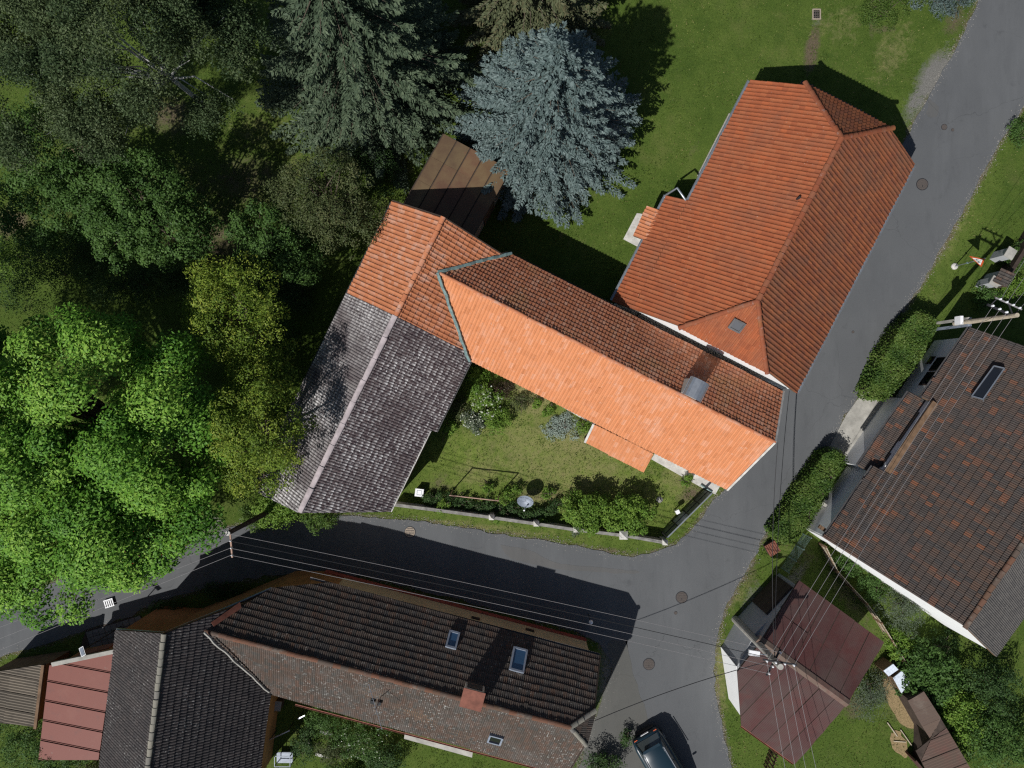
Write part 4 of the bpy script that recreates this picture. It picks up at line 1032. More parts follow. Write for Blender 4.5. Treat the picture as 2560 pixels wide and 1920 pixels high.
# ------------------------------------------------------------------ hen house and run, lower right
hn = House('hen_house', P(2340, 1830), 'long hen house with brown corrugated roof in the lower right garden', 'hen house')
hb = 1.9
hn.slope([P(2269, 1751, hb), P(2310, 1729, hb + .3), P(2352, 1795, hb + .3), P(2326, 1848, hb - .05), P(2303, 1812, hb)], 'sheet_brown', 'wave', .9, 2.2, .04, .015, .01, 0, 'timber_dark', 'roof', 'roof_sheet', .07, .1)
hn.slope([P(2352, 1796, hb + .28), P(2402, 1880, hb + .28), P(2440, 1945, hb + .28), P(2325, 1945, hb), P(2290, 1878, hb), P(2326, 1849, hb + .1)], 'sheet_brown', 'wave', .9, 2.4, .04, .015, .01, 0, 'timber_dark', 'roof', 'roof_sheet', .07, .1)
hw_ = [P(2278, 1754, hb), P(2308, 1736, hb), P(2420, 1925, hb), P(2330, 1935, hb), P(2332, 1850, hb)]
hn.part(MB().prism([(p.x, p.y) for p in hw_], 0, hb - .15), 'wall', 'timber_dark')
hn.part(MB().bar(P(2276, 1890, .55), P(2322, 1945, .55), .1, 1.1), 'side_panel', 'sheet_burgundy')
hn.finish(300)
for nm, pts, lab in (('hutch', [(2233, 1660), (2246, 1674), (2222, 1691), (2209, 1677)], 'smaller hutch with white spotted lid beside the garage'),
                     ('hutch', [(2255, 1677), (2275, 1708), (2254, 1733), (2233, 1695)], 'larger hutch with white spotted lid next to the hen house')):
    t_ = thing(nm, P(sum(p[0] for p in pts) / 4, sum(p[1] for p in pts) / 4), lab, 'hutch', 'hutches by the hen run')
    MB().prism([(lambda v: (v.x, v.y))(P(*p, 1.1)) for p in pts], 0, 1.02).build('box', M['timber'], t_)
    MB().slab([P(p[0], p[1], 1.1 + .06 * (i > 1)) for i, p in enumerate(pts)], .05).build('lid', M['fibreglass'], t_)
flat_sheet('hen_run', smooth_line([(2205, 1700), (2235, 1690), (2262, 1745), (2300, 1815), (2262, 1822), (2235, 1790), (2215, 1750), (2205, 1700)], .3, .05), .012, 'straw', 'strewn straw on the hen run floor', 'straw', 'stuff')
flat_sheet('straw_patch', smooth_line([(2228, 1830), (2245, 1815), (2275, 1880), (2275, 1905), (2250, 1890), (2222, 1862), (2228, 1830)], .3, .05), .012, 'straw', 'loose straw heap edge on the lawn', 'straw', 'stuff')
for a, b, lab in (((2218, 1806), (2243, 1841), 'thin pale pole nearest the lawn by the hen run'), ((2251, 1824), (2280, 1865), 'thin pale pole along the dark hen run opening'), ((2234, 1853), (2264, 1855), 'short pale pole lying across the straw')):
    o = MB().bar(P(*a, .05), P(*b, .05), .05); ob = o.build('pole', M['timber_pale'], None, P(*a, 0)); tag(ob, lab, 'pole', 'poles round the hen run')
# ------------------------------------------------------------------ poles and wires
def insulator(c, parent, r=.05):
    MB().tube([c, c + Vector((0, 0, .06)), c + Vector((0, 0, .07)), c + Vector((0, 0, .16)), c + Vector((0, 0, .19))], [r * .5, r * .6, r, r * .9, r * .4], 8).build('insulator', M['porcelain'], parent)
def sag_wire(name, a, b, sag, r, mat, label, group, n=14):
    a, b = Vector(a), Vector(b)
    pts = [a.lerp(b, i / n) - Vector((0, 0, sag * 4 * (i / n) * (1 - i / n))) for i in range(n + 1)]
    o = MB().tube(pts, r, 5, False).build(name, M[mat], None, None)
    return tag(o, label, 'wire', group)
def up(v, z): return Vector((v.x, v.y, z))
# pole A beside the mottled roof
A0 = Vector((24.2, 3.3, 0)); hA = 8.0
pa = thing('utility_pole', A0, 'tall utility pole with concrete foot beside the mottled roof', 'utility pole', 'utility poles')
MB().tube([A0 + Vector((0, 0, 3.2)), A0 + Vector((0, 0, hA))], [.14, .11], 10).build('shaft', M['timber_pale'], pa)
for s_ in (-.17, .17): MB().box(A0 + Vector((.04, s_, 2.2)), (.2, 0, 0), (0, .14, 0), (0, 0, 4.4)).build('concrete_foot', M['blue_grey'] if s_ < 0 else M['concrete'], pa)
MB().box(A0 + Vector((-.28, .1, 4.0)), (.16, 0, 0), (0, .45, 0), (0, 0, .5)).build('junction_box', M['white_paint'], pa)
cA = P(2503, 777, 7.5); cdir = (P(2526, 788, 7.5) - P(2480, 767, 7.5)).normalized()
cdir2 = Vector((-cdir.y, cdir.x, 0))
endsA = [cA - cdir * .55 + cdir * (i * .37) for i in range(4)]
MB().bar(cA - cdir * .75, cA + cdir * .75, .09).build('crossarm', M['iron'], pa)
cA2 = cA + cdir2 * .35 + Vector((0, 0, .3))
MB().bar(cA2 - cdir * .7, cA2 + cdir * .7, .06).build('crossarm', M['wire'], pa)
for a_, b_, w_ in ((cA - cdir * .6, cA2 - cdir * .6, .04), (cA + cdir * .6, cA2 + cdir * .6, .04), (up(A0, 7.4), cA, .06), (up(A0, 7.7), cA2, .05)): MB().bar(a_, b_, w_).build('brace', M['iron'], pa)
for e in endsA: insulator(e + Vector((0, 0, .04)), pa, .06)
for i in range(4): insulator(cA2 - cdir * .5 + cdir * (i * .34), pa, .05)
# pole B in front of the garage
B0 = P(1838, 1548); hB = 7.1
pb = thing('utility_pole', B0, 'grey concrete utility pole leaning over the burgundy garage roof', 'utility pole', 'utility poles')
MB().tube([B0, B0 + Vector((0, 0, hB))], [.22, .15], 14).build('shaft', M['concrete'], pb)
cB = up(B0, 6.7)
dB = (P(1975, 1658, 7) - P(1936, 1652, 7)).normalized(); nB = Vector((-dB.y, dB.x, 0))
c1, c2 = cB + nB * .1, cB - nB * .12 + Vector((0, 0, -.5))
MB().bar(c1 - dB * .75, c1 + dB * .95, .08).build('crossarm', M['iron'], pb)
d2 = (P(1934, 1667, 7) - P(1953, 1631, 7)).normalized()
MB().bar(c2 - d2 * .75, c2 + d2 * .75, .08).build('crossarm', M['iron'], pb)
e_right = [c1 + dB * (-.6 + .45 * i) for i in range(4)]
e_left = [c2 + d2 * (-.62 + .4 * i) for i in range(4)]
for e in e_right + e_left: insulator(e + Vector((0, 0, .04)), pb, .055)
lh = up(B0, 5.6) - dB * .05
MB().bar(lh, lh - dB * .55, .05).build('lamp_arm', M['zinc'], pb)
MB().box(lh - dB * .75, dB * .55, nB * .26, (0, 0, .14)).build('lamp_head', M['white_paint'], pb)
# pole C left, by the barn corner
C0 = Vector((-13.8, -7.25, 0)); hC = 7.5
pc = thing('utility_pole', C0, 'dark wooden utility pole rising from the bush by the barn corner', 'utility pole', 'utility poles')
MB().tube([C0, C0 + Vector((0, 0, hC))], [.16, .11], 12).build('shaft', M['timber_dark'], pc)
MB().tube([C0 + Vector((0, 0, hC)), C0 + Vector((0, 0, hC + .04))], .12, 12).build('pole_cap', M['concrete_pale'], pc)
dC = (P(584, 1388, 7.3) - P(578, 1322, 7.3)).normalized()
cC = up(C0, 7.25) + dC * .45
MB().bar(cC - dC * .65, cC + dC * .8, .07).build('crossarm', M['rust_pipe'], pc)
eC = [cC + dC * (-.4 + i * .35) for i in range(4)]
for e in eC: insulator(e + Vector((.05, 0, .04)), pc, .045)
z2 = Vector((0, 0, .16))
names = ['topmost', 'second', 'third', 'lowest']
for i in range(4):
    sag_wire('overhead_wire', eC[i] + z2, e_left[i] + z2, .35, .010 if i != 1 else .016, 'wire' if i != 1 else 'cable', names[i] + ' of the four wires over the brown house and lower road', 'wires along the lower road', 20)
    sag_wire('overhead_wire', eC[i] + z2, P(-80, 1568 + i * 30, 7.2), .2, .010, 'wire', names[i] + ' of the four wires running left from the barn corner pole', 'wires at the lower left')
    sag_wire('overhead_wire', e_right[i] + z2, endsA[i] + z2, .3, .010, 'wire', ['first', 'second', 'third', 'fourth'][i] + ' from the left of the wires crossing the mottled roof', 'wires over the mottled roof', 20)
    tgt = P(2640 + i * 24, 530 + i * 25, 7.6)
    sag_wire('overhead_wire', cA2 - cdir * .5 + cdir * (i * .34) + z2, tgt, .1, .010, 'wire', ['first', 'second', 'third', 'fourth'][i] + ' from the left of the wires leaving the right edge', 'wires at the right edge')
    sag_wire('overhead_wire', e_right[i] + z2, P(1960 + i * 28, 1990, 7.0) + Vector((.6, -1.5, 0)), .15, .010, 'wire', ['first', 'second', 'third', 'fourth'][i] + ' from the left of the wires crossing the burgundy roof downwards', 'wires over the garage')
gb = F4(pN + .6, qE + .25, 5.3)
sag_wire('service_cable', up(B0, 6.2), gb, .4, .02, 'cable', 'black service cable from garage pole to the brown gable', None)
sag_wire('service_cable', up(B0, 6.3), F1(pr, 13.3, 6.2), .5, .016, 'cable', 'black service cable from garage pole to the orange gable', None)
sag_wire('service_cable', up(B0, 6.35), F3(13.5, qS + .1, 3.6), .5, .016, 'cable', 'black service cable from garage pole to the red house corner', None)
# marker post by the garage
mp_ = P(1821, 1597)
t_ = thing('marker_post', mp_, 'short grey marker post with white cap near the garage pole', 'post')
MB().tube([mp_, up(mp_, .9)], .11, 10).build('shaft', M['zinc'], t_)
MB().tube([up(mp_, .9), up(mp_, .98), up(mp_, 1.03)], [.13, .13, .06], 12).build('cap', M['white_paint'], t_)

# ------------------------------------------------------------------ children crossing sign
sb_ = P(2386, 666)
sg = thing('traffic_sign', sb_, 'triangular warning sign with running children on the road verge', 'traffic sign')
MB().tube([up(sb_, -.05), up(sb_, .06), up(sb_, .1)], [.2, .19, .12], 12).build('concrete_base', M['concrete_pale'], sg)
v1, v3 = P(2428.5, 641, 2.0), P(2454.5, 664.5, 2.0)
tdir = (v3 - v1); tdir.z = 0; tdir.normalize()
nrm = Vector((tdir.y, -tdir.x, 0))
if nrm.x > 0: nrm = -nrm
MB().tube([up(sb_, .08), up(sb_, 2.72)], .03, 8).build('post', M['zinc'], sg)
sc0 = up(sb_, 1.98) + nrm * .06
def tri(s, z0, d):
    c = sc0 + nrm * d
    return [c - tdir * s / 2 + Vector((0, 0, z0)), c + tdir * s / 2 + Vector((0, 0, z0)), c + Vector((0, 0, z0 + s * .866))]
def tri_plate(s, z0, d0, d1, name, mat):
    a, b = tri(s, z0, d0), tri(s, z0, d1)
    return mesh_obj(name, a + b, [(0, 2, 1), (3, 4, 5), (0, 1, 4, 3), (1, 2, 5, 4), (2, 0, 3, 5)], M[mat], sg)
tri_plate(.92, 0, 0, .02, 'sign_border', 'red_paint')
tri_plate(.62, .085, .02, .026, 'sign_face', 'white_paint')
for k, (dx, hh_) in enumerate(((-.1, .26), (.07, .22))):
    fg = MB(); o_ = sc0 + nrm * .03 + tdir * dx + Vector((0, 0, .1))
    def pt(u, z): return o_ + tdir * u + Vector((0, 0, z * hh_ / .26))
    for a, b, w_ in (((0, .11), (.02, .2), .05), ((0, .11), (-.05, .0), .028), ((0, .11), (.06, .01), .028), ((.02, .19), (-.06, .14), .022), ((.02, .19), (.09, .16), .022)):
        fg.bar(pt(*a), pt(*b), .008, w_, tdir)
    fg.tube([pt(.025, .235) - nrm * .004, pt(.025, .235) + nrm * .004], .03, 8)
    fg.build('child_figure', M['black_paint'], sg)
MB().box(up(sb_, 1.2), (.1, 0, 0), (0, .1, 0), (0, 0, .05)).build('clamp', M['copper'], sg)

# ------------------------------------------------------------------ covers and grates
for (x, y), r, mt, lab in (((2305, 461), .36, 'cast_iron', 'round brown manhole cover by the red house on the upper road'), ((1704, 1493), .36, 'cast_iron', 'round brown manhole cover in the middle of the junction'),
                           ((1622, 1660), .36, 'cast_iron', 'round brown manhole cover beside the gravelly forecourt'), ((1025, 1330), .34, 'cast_pale', 'pale round manhole cover on the lower road near the barn'),
                           ((2360, 318), .18, 'cast_iron', 'small oval valve cover on the upper road'), ((2381, 325), .09, 'cast_iron', 'tiny valve cap next to the small oval cover'),
                           ((1689, 1532), .10, 'cast_iron', 'tiny valve cap below the junction manhole'), ((2132, 830), .08, 'cast_iron', 'tiny dark valve cap on the road near the red house corner'),
                           ((1649, 1249), .20, 'concrete', 'small grey lid set in the courtyard lawn')):
    c = P(x, y); z0 = .02 if (x, y) != (1649, 1249) else -.02
    t_ = thing('manhole_cover', up(c, z0), lab, 'manhole cover', 'covers in the road')
    MB().disc(c, r, z0 - .03, z0 + .012, 24).build('ring', M['iron'], t_)
    MB().disc(c, r * .88, z0 - .03, z0 + .02, 24).build('lid', M[mt], t_)
    if r > .3:
        for k in range(5):
            hw_l = math.sqrt(max(0, (r * .8) ** 2 - ((k - 2) * r * .3) ** 2))
            MB().box(up(c, z0 + .022) + Vector((0, (k - 2) * r * .3, 0)), (hw_l * 2, 0, 0), (0, .035, 0), (0, 0, .012)).build('lid_rib', M['cast_iron'], t_)
        MB().box(up(c, z0 + .026) + Vector((.0, -.1, 0)), (.03, 0, 0), (0, .12, 0), (0, 0, .008)).build('lift_slot', M['iron'], t_)
c = P(2041, 36)
t_ = thing('drain_grate', c, 'square iron drain grate in the upper lawn', 'drain grate')
gf = MB()
for s_ in (-.22, .22): gf.box(c + Vector((s_, 0, .01)), (.06, 0, 0), (0, .62, 0), (0, 0, .08)); gf.box(c + Vector((0, s_ * 1.3, .01)), (.38, 0, 0), (0, .06, 0), (0, 0, .08))
gf.build('frame', M['cast_pale'], t_)
MB().box(c + Vector((0, 0, -.03)), (.38, 0, 0), (0, .5, 0), (0, 0, .04)).build('pit', M['black_paint'], t_)
for k in range(3): MB().box(c + Vector((0, -.16 + k * .16, .03)), (.38, 0, 0), (0, .04, 0), (0, 0, .04)).build('bar', M['cast_iron'], t_)
for k in range(2): MB().box(c + Vector((-.07 + k * .14, 0, .025)), (.03, 0, 0), (0, .5, 0), (0, 0, .03)).build('bar', M['cast_iron'], t_)
# white slatted board by the road edge under the walnut
c = P(276, 1506); t_ = thing('slatted_board', c, 'small white slatted board beside the road under the walnut tree', 'board')
ang = -.35 + .6; ax = Vector((math.cos(.3), math.sin(.3), 0)); ay = Vector((-ax.y, ax.x, 0))
MB().box(up(c, .12), ax * .56, ay * .46, (0, 0, .05)).build('backing', M['black_paint'], t_)
for k in range(5): MB().box(up(c, .155) + ax * (-.24 + k * .12), ax * .06, ay * .46, (0, 0, .03)).build('slat', M['white_paint'], t_)
for s_ in (-.21, .21): MB().box(up(c, .156) + ay * s_, ax * .56, ay * .05, (0, 0, .034)).build('rail', M['white_paint'], t_)
ft = MB(); ft.box(up(c, .05), ax * .4, ay * .1, (0, 0, .12)); ft.build('foot', M['iron'], t_)

# ------------------------------------------------------------------ courtyard wall, fence and furniture
wl = [(984, 1262), (1087, 1275), (1229, 1294), (1341, 1310), (1441, 1325), (1560, 1339), (1664, 1357)]
yw = thing('courtyard_wall', P(1300, 1306), 'low weathered concrete wall with pillars between courtyard and lower road', 'wall')
for a, b in zip(wl[:-1], wl[1:]):
    A_, B_ = P(*a, .8), P(*b, .8)
    MB().bar(up(A_, .36), up(B_, .36), .16, .72).build('wall_panel', M['concrete'], yw)
    MB().bar(up(A_, .76), up(B_, .76), .18, .08).build('coping', M['concrete_old'], yw)
for i, (x, y) in enumerate(wl):
    if i in (0, 1): continue
    c = P(x, y, 1.1); s_ = .40 if i == 5 else .26
    po = MB().box(up(c, .5), (s_, 0, 0), (0, s_, 0), (0, 0, 1.0)).build('pillar', M['concrete_pale'], yw)
    k = s_ * .62
    mesh_obj('pillar_cap', [up(c, 1.0) + Vector((dx * k, dy * k, 0)) for dx, dy in ((-1, -1), (1, -1), (1, 1), (-1, 1))] + [up(c, 1.22)], [(3, 2, 1, 0), (0, 1, 4), (1, 2, 4), (2, 3, 4), (3, 0, 4)], M['concrete_pale'], po)
fe = thing('panel_fence', P(1720, 1290), 'dark green sheet fence with pale top rail at the courtyard corner', 'fence')
fa, fb_ = P(1668, 1343, 1.5), P(1779, 1233, 1.5)
for k in range(5):
    c = fa.lerp(fb_, k / 4); MB().box(up(c, .78), (.07, 0, 0), (0, .07, 0), (0, 0, 1.56)).build('post', M['iron'], fe)
for k in range(4):
    a, b = fa.lerp(fb_, k / 4 + .012), fa.lerp(fb_, (k + 1) / 4 - .012)
    pn_ = MB().bar(up(a, .78), up(b, .78), .02, 1.4).build('panel', M['green_panel'] if k != 1 else M['blue_grey'], fe)
    MB().bar(up(a, .8) + Vector((-.02, .02, 0)), up(b, .8) + Vector((-.02, .02, 0)), .03, .05).build('panel_rib', M['iron'], pn_)
MB().bar(up(fa, 1.56), up(fb_, 1.56), .07, .05).build('top_rail', M['steel'], fe)
c = P(1693, 1279, .6); t_ = thing('post_box', up(c, 0), 'small white box on a post inside the corner fence', 'box')
MB().bar(up(c, 0), up(c, .55), .05).build('post', M['iron'], t_); MB().box(up(c, .66), (.2, .1, 0), (-.1, .2, 0), (0, 0, .22)).build('box', M['white_paint'], t_)
# scrap by the gable
for (a, b, r, mt, lab) in (((1752, 1212), (1780, 1231), .05, 'copper', 'weathered pipe leaning by the orange gable corner'),):
    o = MB().tube([P(*a, .12), P(*b, .12)], r, 8).build('pipe', M[mt], None, P(*a, 0)); tag(o, lab, 'pipe')
# white bin
c = P(1048, 1232, .5); t_ = thing('water_tank', up(c, 0), 'white plastic tank with lid in the shaded courtyard corner', 'tank')
ca_, sa_ = Vector((.98, -.12, 0)), Vector((.12, .98, 0))
MB().box(up(c, .22), ca_ * .46, sa_ * .42, (0, 0, .44)).build('body', M['blue_grey'], t_)
MB().box(up(c, .47), ca_ * .5, sa_ * .46, (0, 0, .06)).build('lid', M['white_paint'], t_)
rr_ = MB()
for s_ in (-.13, .13): rr_.box(up(c, .505) + ca_ * s_, ca_ * .02, sa_ * .26, (0, 0, .02)); rr_.box(up(c, .505) + sa_ * s_, ca_ * .26, sa_ * .02, (0, 0, .02))
rr_.build('lid_rim', M['zinc'], t_)
# carpet rack
a, b = P(1123, 1238, 2.0), P(1247, 1252, 2.0)
t_ = thing('carpet_rack', up((a + b) / 2, 0), 'rusty carpet beating rack with one long bar in the courtyard', 'carpet rack')
MB().tube([a, b], .035, 8).build('bar', M['rust_pipe'], t_)
for e in (a.lerp(b, .015), a.lerp(b, .985)): MB().tube([up(e, 0), up(e, 2.0)], .035, 8).build('leg', M['rust_pipe'], t_)
# satellite dish lying in the border
c = P(1314, 1250, .9); t_ = thing('satellite_dish', up(c, 0), 'grey satellite dish on a short post behind the courtyard wall', 'satellite dish')
ax_n = Vector((-.15, -.45, .88)).normalized(); t1 = Vector((1, 0, 0)); t1 = (t1 - ax_n * t1.dot(ax_n)).normalized(); t2 = ax_n.cross(t1)
dv, df = [c], []
for j in range(1, 5):
    for k in range(20):
        th = 2 * math.pi * k / 20; rr = .48 * j / 4
        dv.append(c + t1 * (rr * math.cos(th)) + t2 * (rr * .88 * math.sin(th)) + ax_n * (.16 * (j / 4) ** 2))
for k in range(20): df.append((0, 1 + k, 1 + (k + 1) % 20))
for j in range(3):
    for k in range(20): df.append((1 + j * 20 + k, 1 + (j + 1) * 20 + k, 1 + (j + 1) * 20 + (k + 1) % 20, 1 + j * 20 + (k + 1) % 20))
mesh_obj('reflector', dv, df, M['blue_grey'], t_, None, None, True)
MB().bar(c - t2 * .42 + ax_n * .14, c - t2 * .3 + ax_n * .55, .03).build('feed_arm', M['steel'], t_)
MB().tube([c - t2 * .3 + ax_n * .5, c - t2 * .28 + ax_n * .64], .045, 8).build('feed_horn', M['white_paint'], t_)
MB().tube([up(c, 0), c], .03, 8).build('post', M['iron'], t_)

# ------------------------------------------------------------------ cars
def car(name, loc, heading, paint, label):
    """small five-door car; x forward, y left; heading is the way its nose points"""
    t_ = thing(name, loc, label, 'car')
    hd = Vector((math.cos(heading), math.sin(heading), 0)); lf = Vector((-hd.y, hd.x, 0)); o = Vector(loc)
    def W(x, y, z): return o + (hd * x + lf * y + Vector((0, 0, z))) * 1.06
    # stations: x, half width at sill, at belt, height of belt (body shell lofted through rings)
    st = [(-2.12, .62, .68, .45, .78), (-2.02, .80, .80, .30, .92), (-1.6, .86, .87, .22, 1.0), (-.9, .88, .89, .20, 1.0), (0, .88, .89, .20, .99), (.9, .88, .88, .20, .98), (1.5, .86, .85, .22, .90), (1.95, .78, .74, .30, .78), (2.14, .55, .5, .42, .62)]
    v, f = [], []
    for x, ws, wb, z0, z1 in st:
        v += [W(x, -ws * .9, z0), W(x, -ws, (z0 + z1) / 2), W(x, -wb, z1 - .08), W(x, -wb * .86, z1), W(x, 0, z1 + .03), W(x, wb * .86, z1), W(x, wb, z1 - .08), W(x, ws, (z0 + z1) / 2), W(x, ws * .9, z0)]
    for i in range(len(st) - 1):
        for k in range(8): f.append((i * 9 + k, (i + 1) * 9 + k, (i + 1) * 9 + k + 1, i * 9 + k + 1))
        f.append((i * 9 + 8, (i + 1) * 9 + 8, (i + 1) * 9, i * 9))
    f.append(tuple(range(9))); f.append(tuple(range((len(st) - 1) * 9, len(st) * 9))[::-1])
    body = mesh_obj('body', v, f, M[paint], t_, None, None, True)
    gl = [(-1.98, .72, .98), (-1.55, .60, 1.38), (-1.2, .58, 1.46), (-.3, .60, 1.50), (.35, .58, 1.44), (1.15, .74, .98)]
    v, f = [], []
    for x, w_, z in gl: v += [W(x, -w_, z), W(x, w_, z)]
    # roof skin and panes
    mesh_obj('rear_window', [W(-1.98, -.66, .985), W(-1.98, .66, .985), W(-1.56, .56, 1.385), W(-1.56, -.56, 1.385)], [(0, 1, 2, 3)], M['car_glass'], t_)
    mesh_obj('windscreen', [W(1.12, -.68, 1.0), W(1.12, .68, 1.0), W(.37, .56, 1.44), W(.37, -.56, 1.44)], [(0, 3, 2, 1)], M['car_glass'], t_)
    rf, rff = [], []
    for x, w_, z in ((-1.62, .52, 1.40), (-1.5, .58, 1.45), (-1.0, .61, 1.50), (-.3, .61, 1.52), (.2, .60, 1.49), (.4, .57, 1.44)):
        rf += [W(x, -w_, z - .05), W(x, -w_ * .8, z), W(x, 0, z + .02), W(x, w_ * .8, z), W(x, w_, z - .05)]
    for i in range(5):
        for k in range(4): rff.append((i * 5 + k, (i + 1) * 5 + k, (i + 1) * 5 + k + 1, i * 5 + k + 1))
    mesh_obj('roof', rf, rff, M[paint], t_, None, None, True)
    for s_ in (-1, 1):
        mesh_obj('side_window', [W(-1.85, s_ * .74, 1.0), W(1.05, s_ * .76, 1.0), W(.38, s_ * .60, 1.40), W(-1.5, s_ * .59, 1.40)], [(0, 1, 2, 3) if s_ < 0 else (3, 2, 1, 0)], M['car_glass'], t_)
        MB().bar(W(-1.98, s_ * .70, .98), W(-1.55, s_ * .58, 1.40), .06).build('rear_pillar', M[paint], t_)
        MB().bar(W(1.14, s_ * .72, .98), W(.38, s_ * .58, 1.42), .05).build('front_pillar', M[paint], t_)
        MB().bar(W(-1.4, s_ * .60, 1.50), W(.2, s_ * .61, 1.54), .035, .03).build('roof_rail', M['steel'], t_)
        MB().box(W(.85, s_ * .98, 1.02), hd * .1, lf * .18, (0, 0, .14)).build('wing_mirror', M[paint], t_)
        MB().box(W(-2.06, s_ * .6, .76), hd * .08, lf * .2, (0, 0, .22)).build('tail_light', M['red_paint'], t_)
        MB().box(W(1.98, s_ * .58, .68), hd * .12, lf * .26, (0, 0, .12)).build('headlight', M['porcelain'], t_)
        for x in (-1.3, 1.32):
            wh_ = MB().tube([W(x, s_ * .68, .31), W(x, s_ * .87, .31)], .31, 16).build('tyre', M['tyre'], t_)
            MB().tube([W(x, s_ * .86, .31), W(x, s_ * .885, .31)], .19, 12).build('rim', M['steel'], wh_)
    MB().box(W(-1.62, 0, 1.455), hd * .16, lf * 1.06, (0, 0, .04)).build('spoiler', M[paint], t_)
    MB().box(W(-2.12, 0, .5), hd * .1, lf * 1.3, (0, 0, .2)).build('bumper', M['black_paint'], t_)
    MB().box(W(-2.13, 0, .74), hd * .04, lf * .5, (0, 0, .11)).build('number_plate', M['white_paint'], t_)
    return t_
cpos = P(1608, 1824); hdg = math.atan2(-.85, .50)
cpos = cpos + Vector((math.cos(hdg), math.sin(hdg), 0)) * 2.1
car('parked_car', cpos, hdg, 'car_blue', 'dark blue car parked on the forecourt at the bottom edge')
car('parked_car', P(385, 1350), math.atan2(.30, .95) + math.pi, 'car_red', 'red car half hidden below the walnut branches')

# ------------------------------------------------------------------ neighbours' walls and small fences at the right edge
nw = thing('garden_wall', P(2500, 680), 'dark garden wall with pale pillars at the right edge', 'wall')
wa, wb_ = P(2600, 520), P(2475, 722)
MB().bar(up(wa, .55), up(wb_, .55), .22, 1.1).build('wall_body', M['timber_dark'], nw)
for (x, y, s_) in ((2522, 634, .5), (2484, 705, .42)):
    c = P(x, y, 1.2); d_ = (wb_ - wa).normalized()
    po = MB().box(up(c, .65), d_ * s_, Vector((-d_.y, d_.x, 0)) * .42, (0, 0, 1.3)).build('pillar', M['grey_wall'], nw)
    MB().box(up(c, 1.33), d_ * (s_ + .12), Vector((-d_.y, d_.x, 0)) * .54, (0, 0, .07)).build('pillar_cap', M['concrete'], po)
lt = House('letter_house', P(2508, 695), 'small tiled meter cabinet behind the garden wall', 'cabinet')
lc = P(2510, 694, 1.5); d_ = (wb_ - wa).normalized(); e_ = Vector((-d_.y, d_.x, 0))
if e_.x < 0: e_ = -e_
lt.slope([lc - d_ * .45 - e_ * .35 + Vector((0, 0, -.1)), lc + d_ * .45 - e_ * .35 + Vector((0, 0, -.1)), lc + d_ * .45 + e_ * .35 + Vector((0, 0, .15)), lc - d_ * .45 + e_ * .35 + Vector((0, 0, .15))], 'tile_brown', 'roll', .2, .3, .04, .03, .03, deck_t=.06)
lt.part(MB().box(up(lc, .66), d_ * .7, e_ * .5, (0, 0, 1.32)), 'cabinet_body', 'grey_wall')
lt.finish(300)
c = P(1932, 1372, .5); t_ = thing('well_cover', up(c, 0), 'small reddish slatted well cover on the verge by the hedge', 'well cover')
ux = Vector((.86, .5, 0)); uy = Vector((-.5, .86, 0))
MB().box(up(c, .22), ux * .62, uy * .62, (0, 0, .44)).build('well_box', M['timber_dark'], t_)
for k in range(6): MB().box(up(c, .47) + ux * (-.3 + k * .12), ux * .09, uy * .72, (0, 0, .03)).build('slat', M['cover_red'], t_)
gtf = thing('slatted_gate', P(1940, 1900), 'dark slatted wooden gate at the lower garage corner', 'gate')
g0, g1 = P(1925, 1935, 1.0), P(1950, 1862, 1.0)
for k in range(9):
    c = g0.lerp(g1, k / 8); MB().box(up(c, .6), (.09, .03, 0), (-.01, .03, 0), (0, 0, 1.2)).build('slat', M['timber'], gtf)
for z in (.3, .95): MB().bar(up(g0, z) + Vector((.04, 0, 0)), up(g1, z) + Vector((.04, 0, 0)), .04, .09).build('rail', M['timber_dark'], gtf)
# board fence curving between the garage and the neighbour garden
bf = thing('board_fence', P(2200, 1560), 'weathered board fence curving past the garage to the hen house', 'fence')
fl_ = [(2062, 1366), (2092, 1428), (2130, 1470), (2165, 1508), (2201, 1556), (2228, 1600), (2262, 1655), (2300, 1716)]
for a, b in zip(fl_[:-1], fl_[1:]):
    A_, B_ = P(*a, .8), P(*b, .8); k = max(1, int((B_ - A_).length / .3))
    MB().box(up(A_, .5), (.09, 0, 0), (0, .09, 0), (0, 0, 1.0)).build('post', M['timber'], bf)
    for z in (.25, .75): MB().bar(up(A_, z), up(B_, z), .03, .07).build('rail', M['timber'], bf)
    d_ = (B_ - A_).normalized()
    for i in range(k):
        c = A_.lerp(B_, (i + .5) / k) + Vector((-d_.y, d_.x, 0)) * .03
        MB().box(up(c, .47 + random.uniform(-.02, .02)), d_ * ((B_ - A_).length / k - .03), Vector((-d_.y, d_.x, 0)) * .02, (0, 0, .92)).build('board', M['timber_pale'], bf)
# green mesh fence by the hedge end
mf = thing('mesh_fence', P(1995, 1395), 'green wire mesh fence between hedge and garage', 'fence')
m0, m1 = P(2028, 1345, 1.2), P(1972, 1432, 1.2)
for k in range(4):
    c = m0.lerp(m1, k / 3); MB().tube([up(c, 0), up(c, 1.25)], .025, 6).build('post', M['copper'], mf)
ms = MB()
for k in range(26): c = m0.lerp(m1, k / 25); ms.bar(up(c, .05), up(c, 1.2), .006)
for k in range(12): ms.bar(up(m0, .08 + k * .1), up(m1, .08 + k * .1), .006)
w_ = ms.build('wire_mesh', M['copper'], mf)
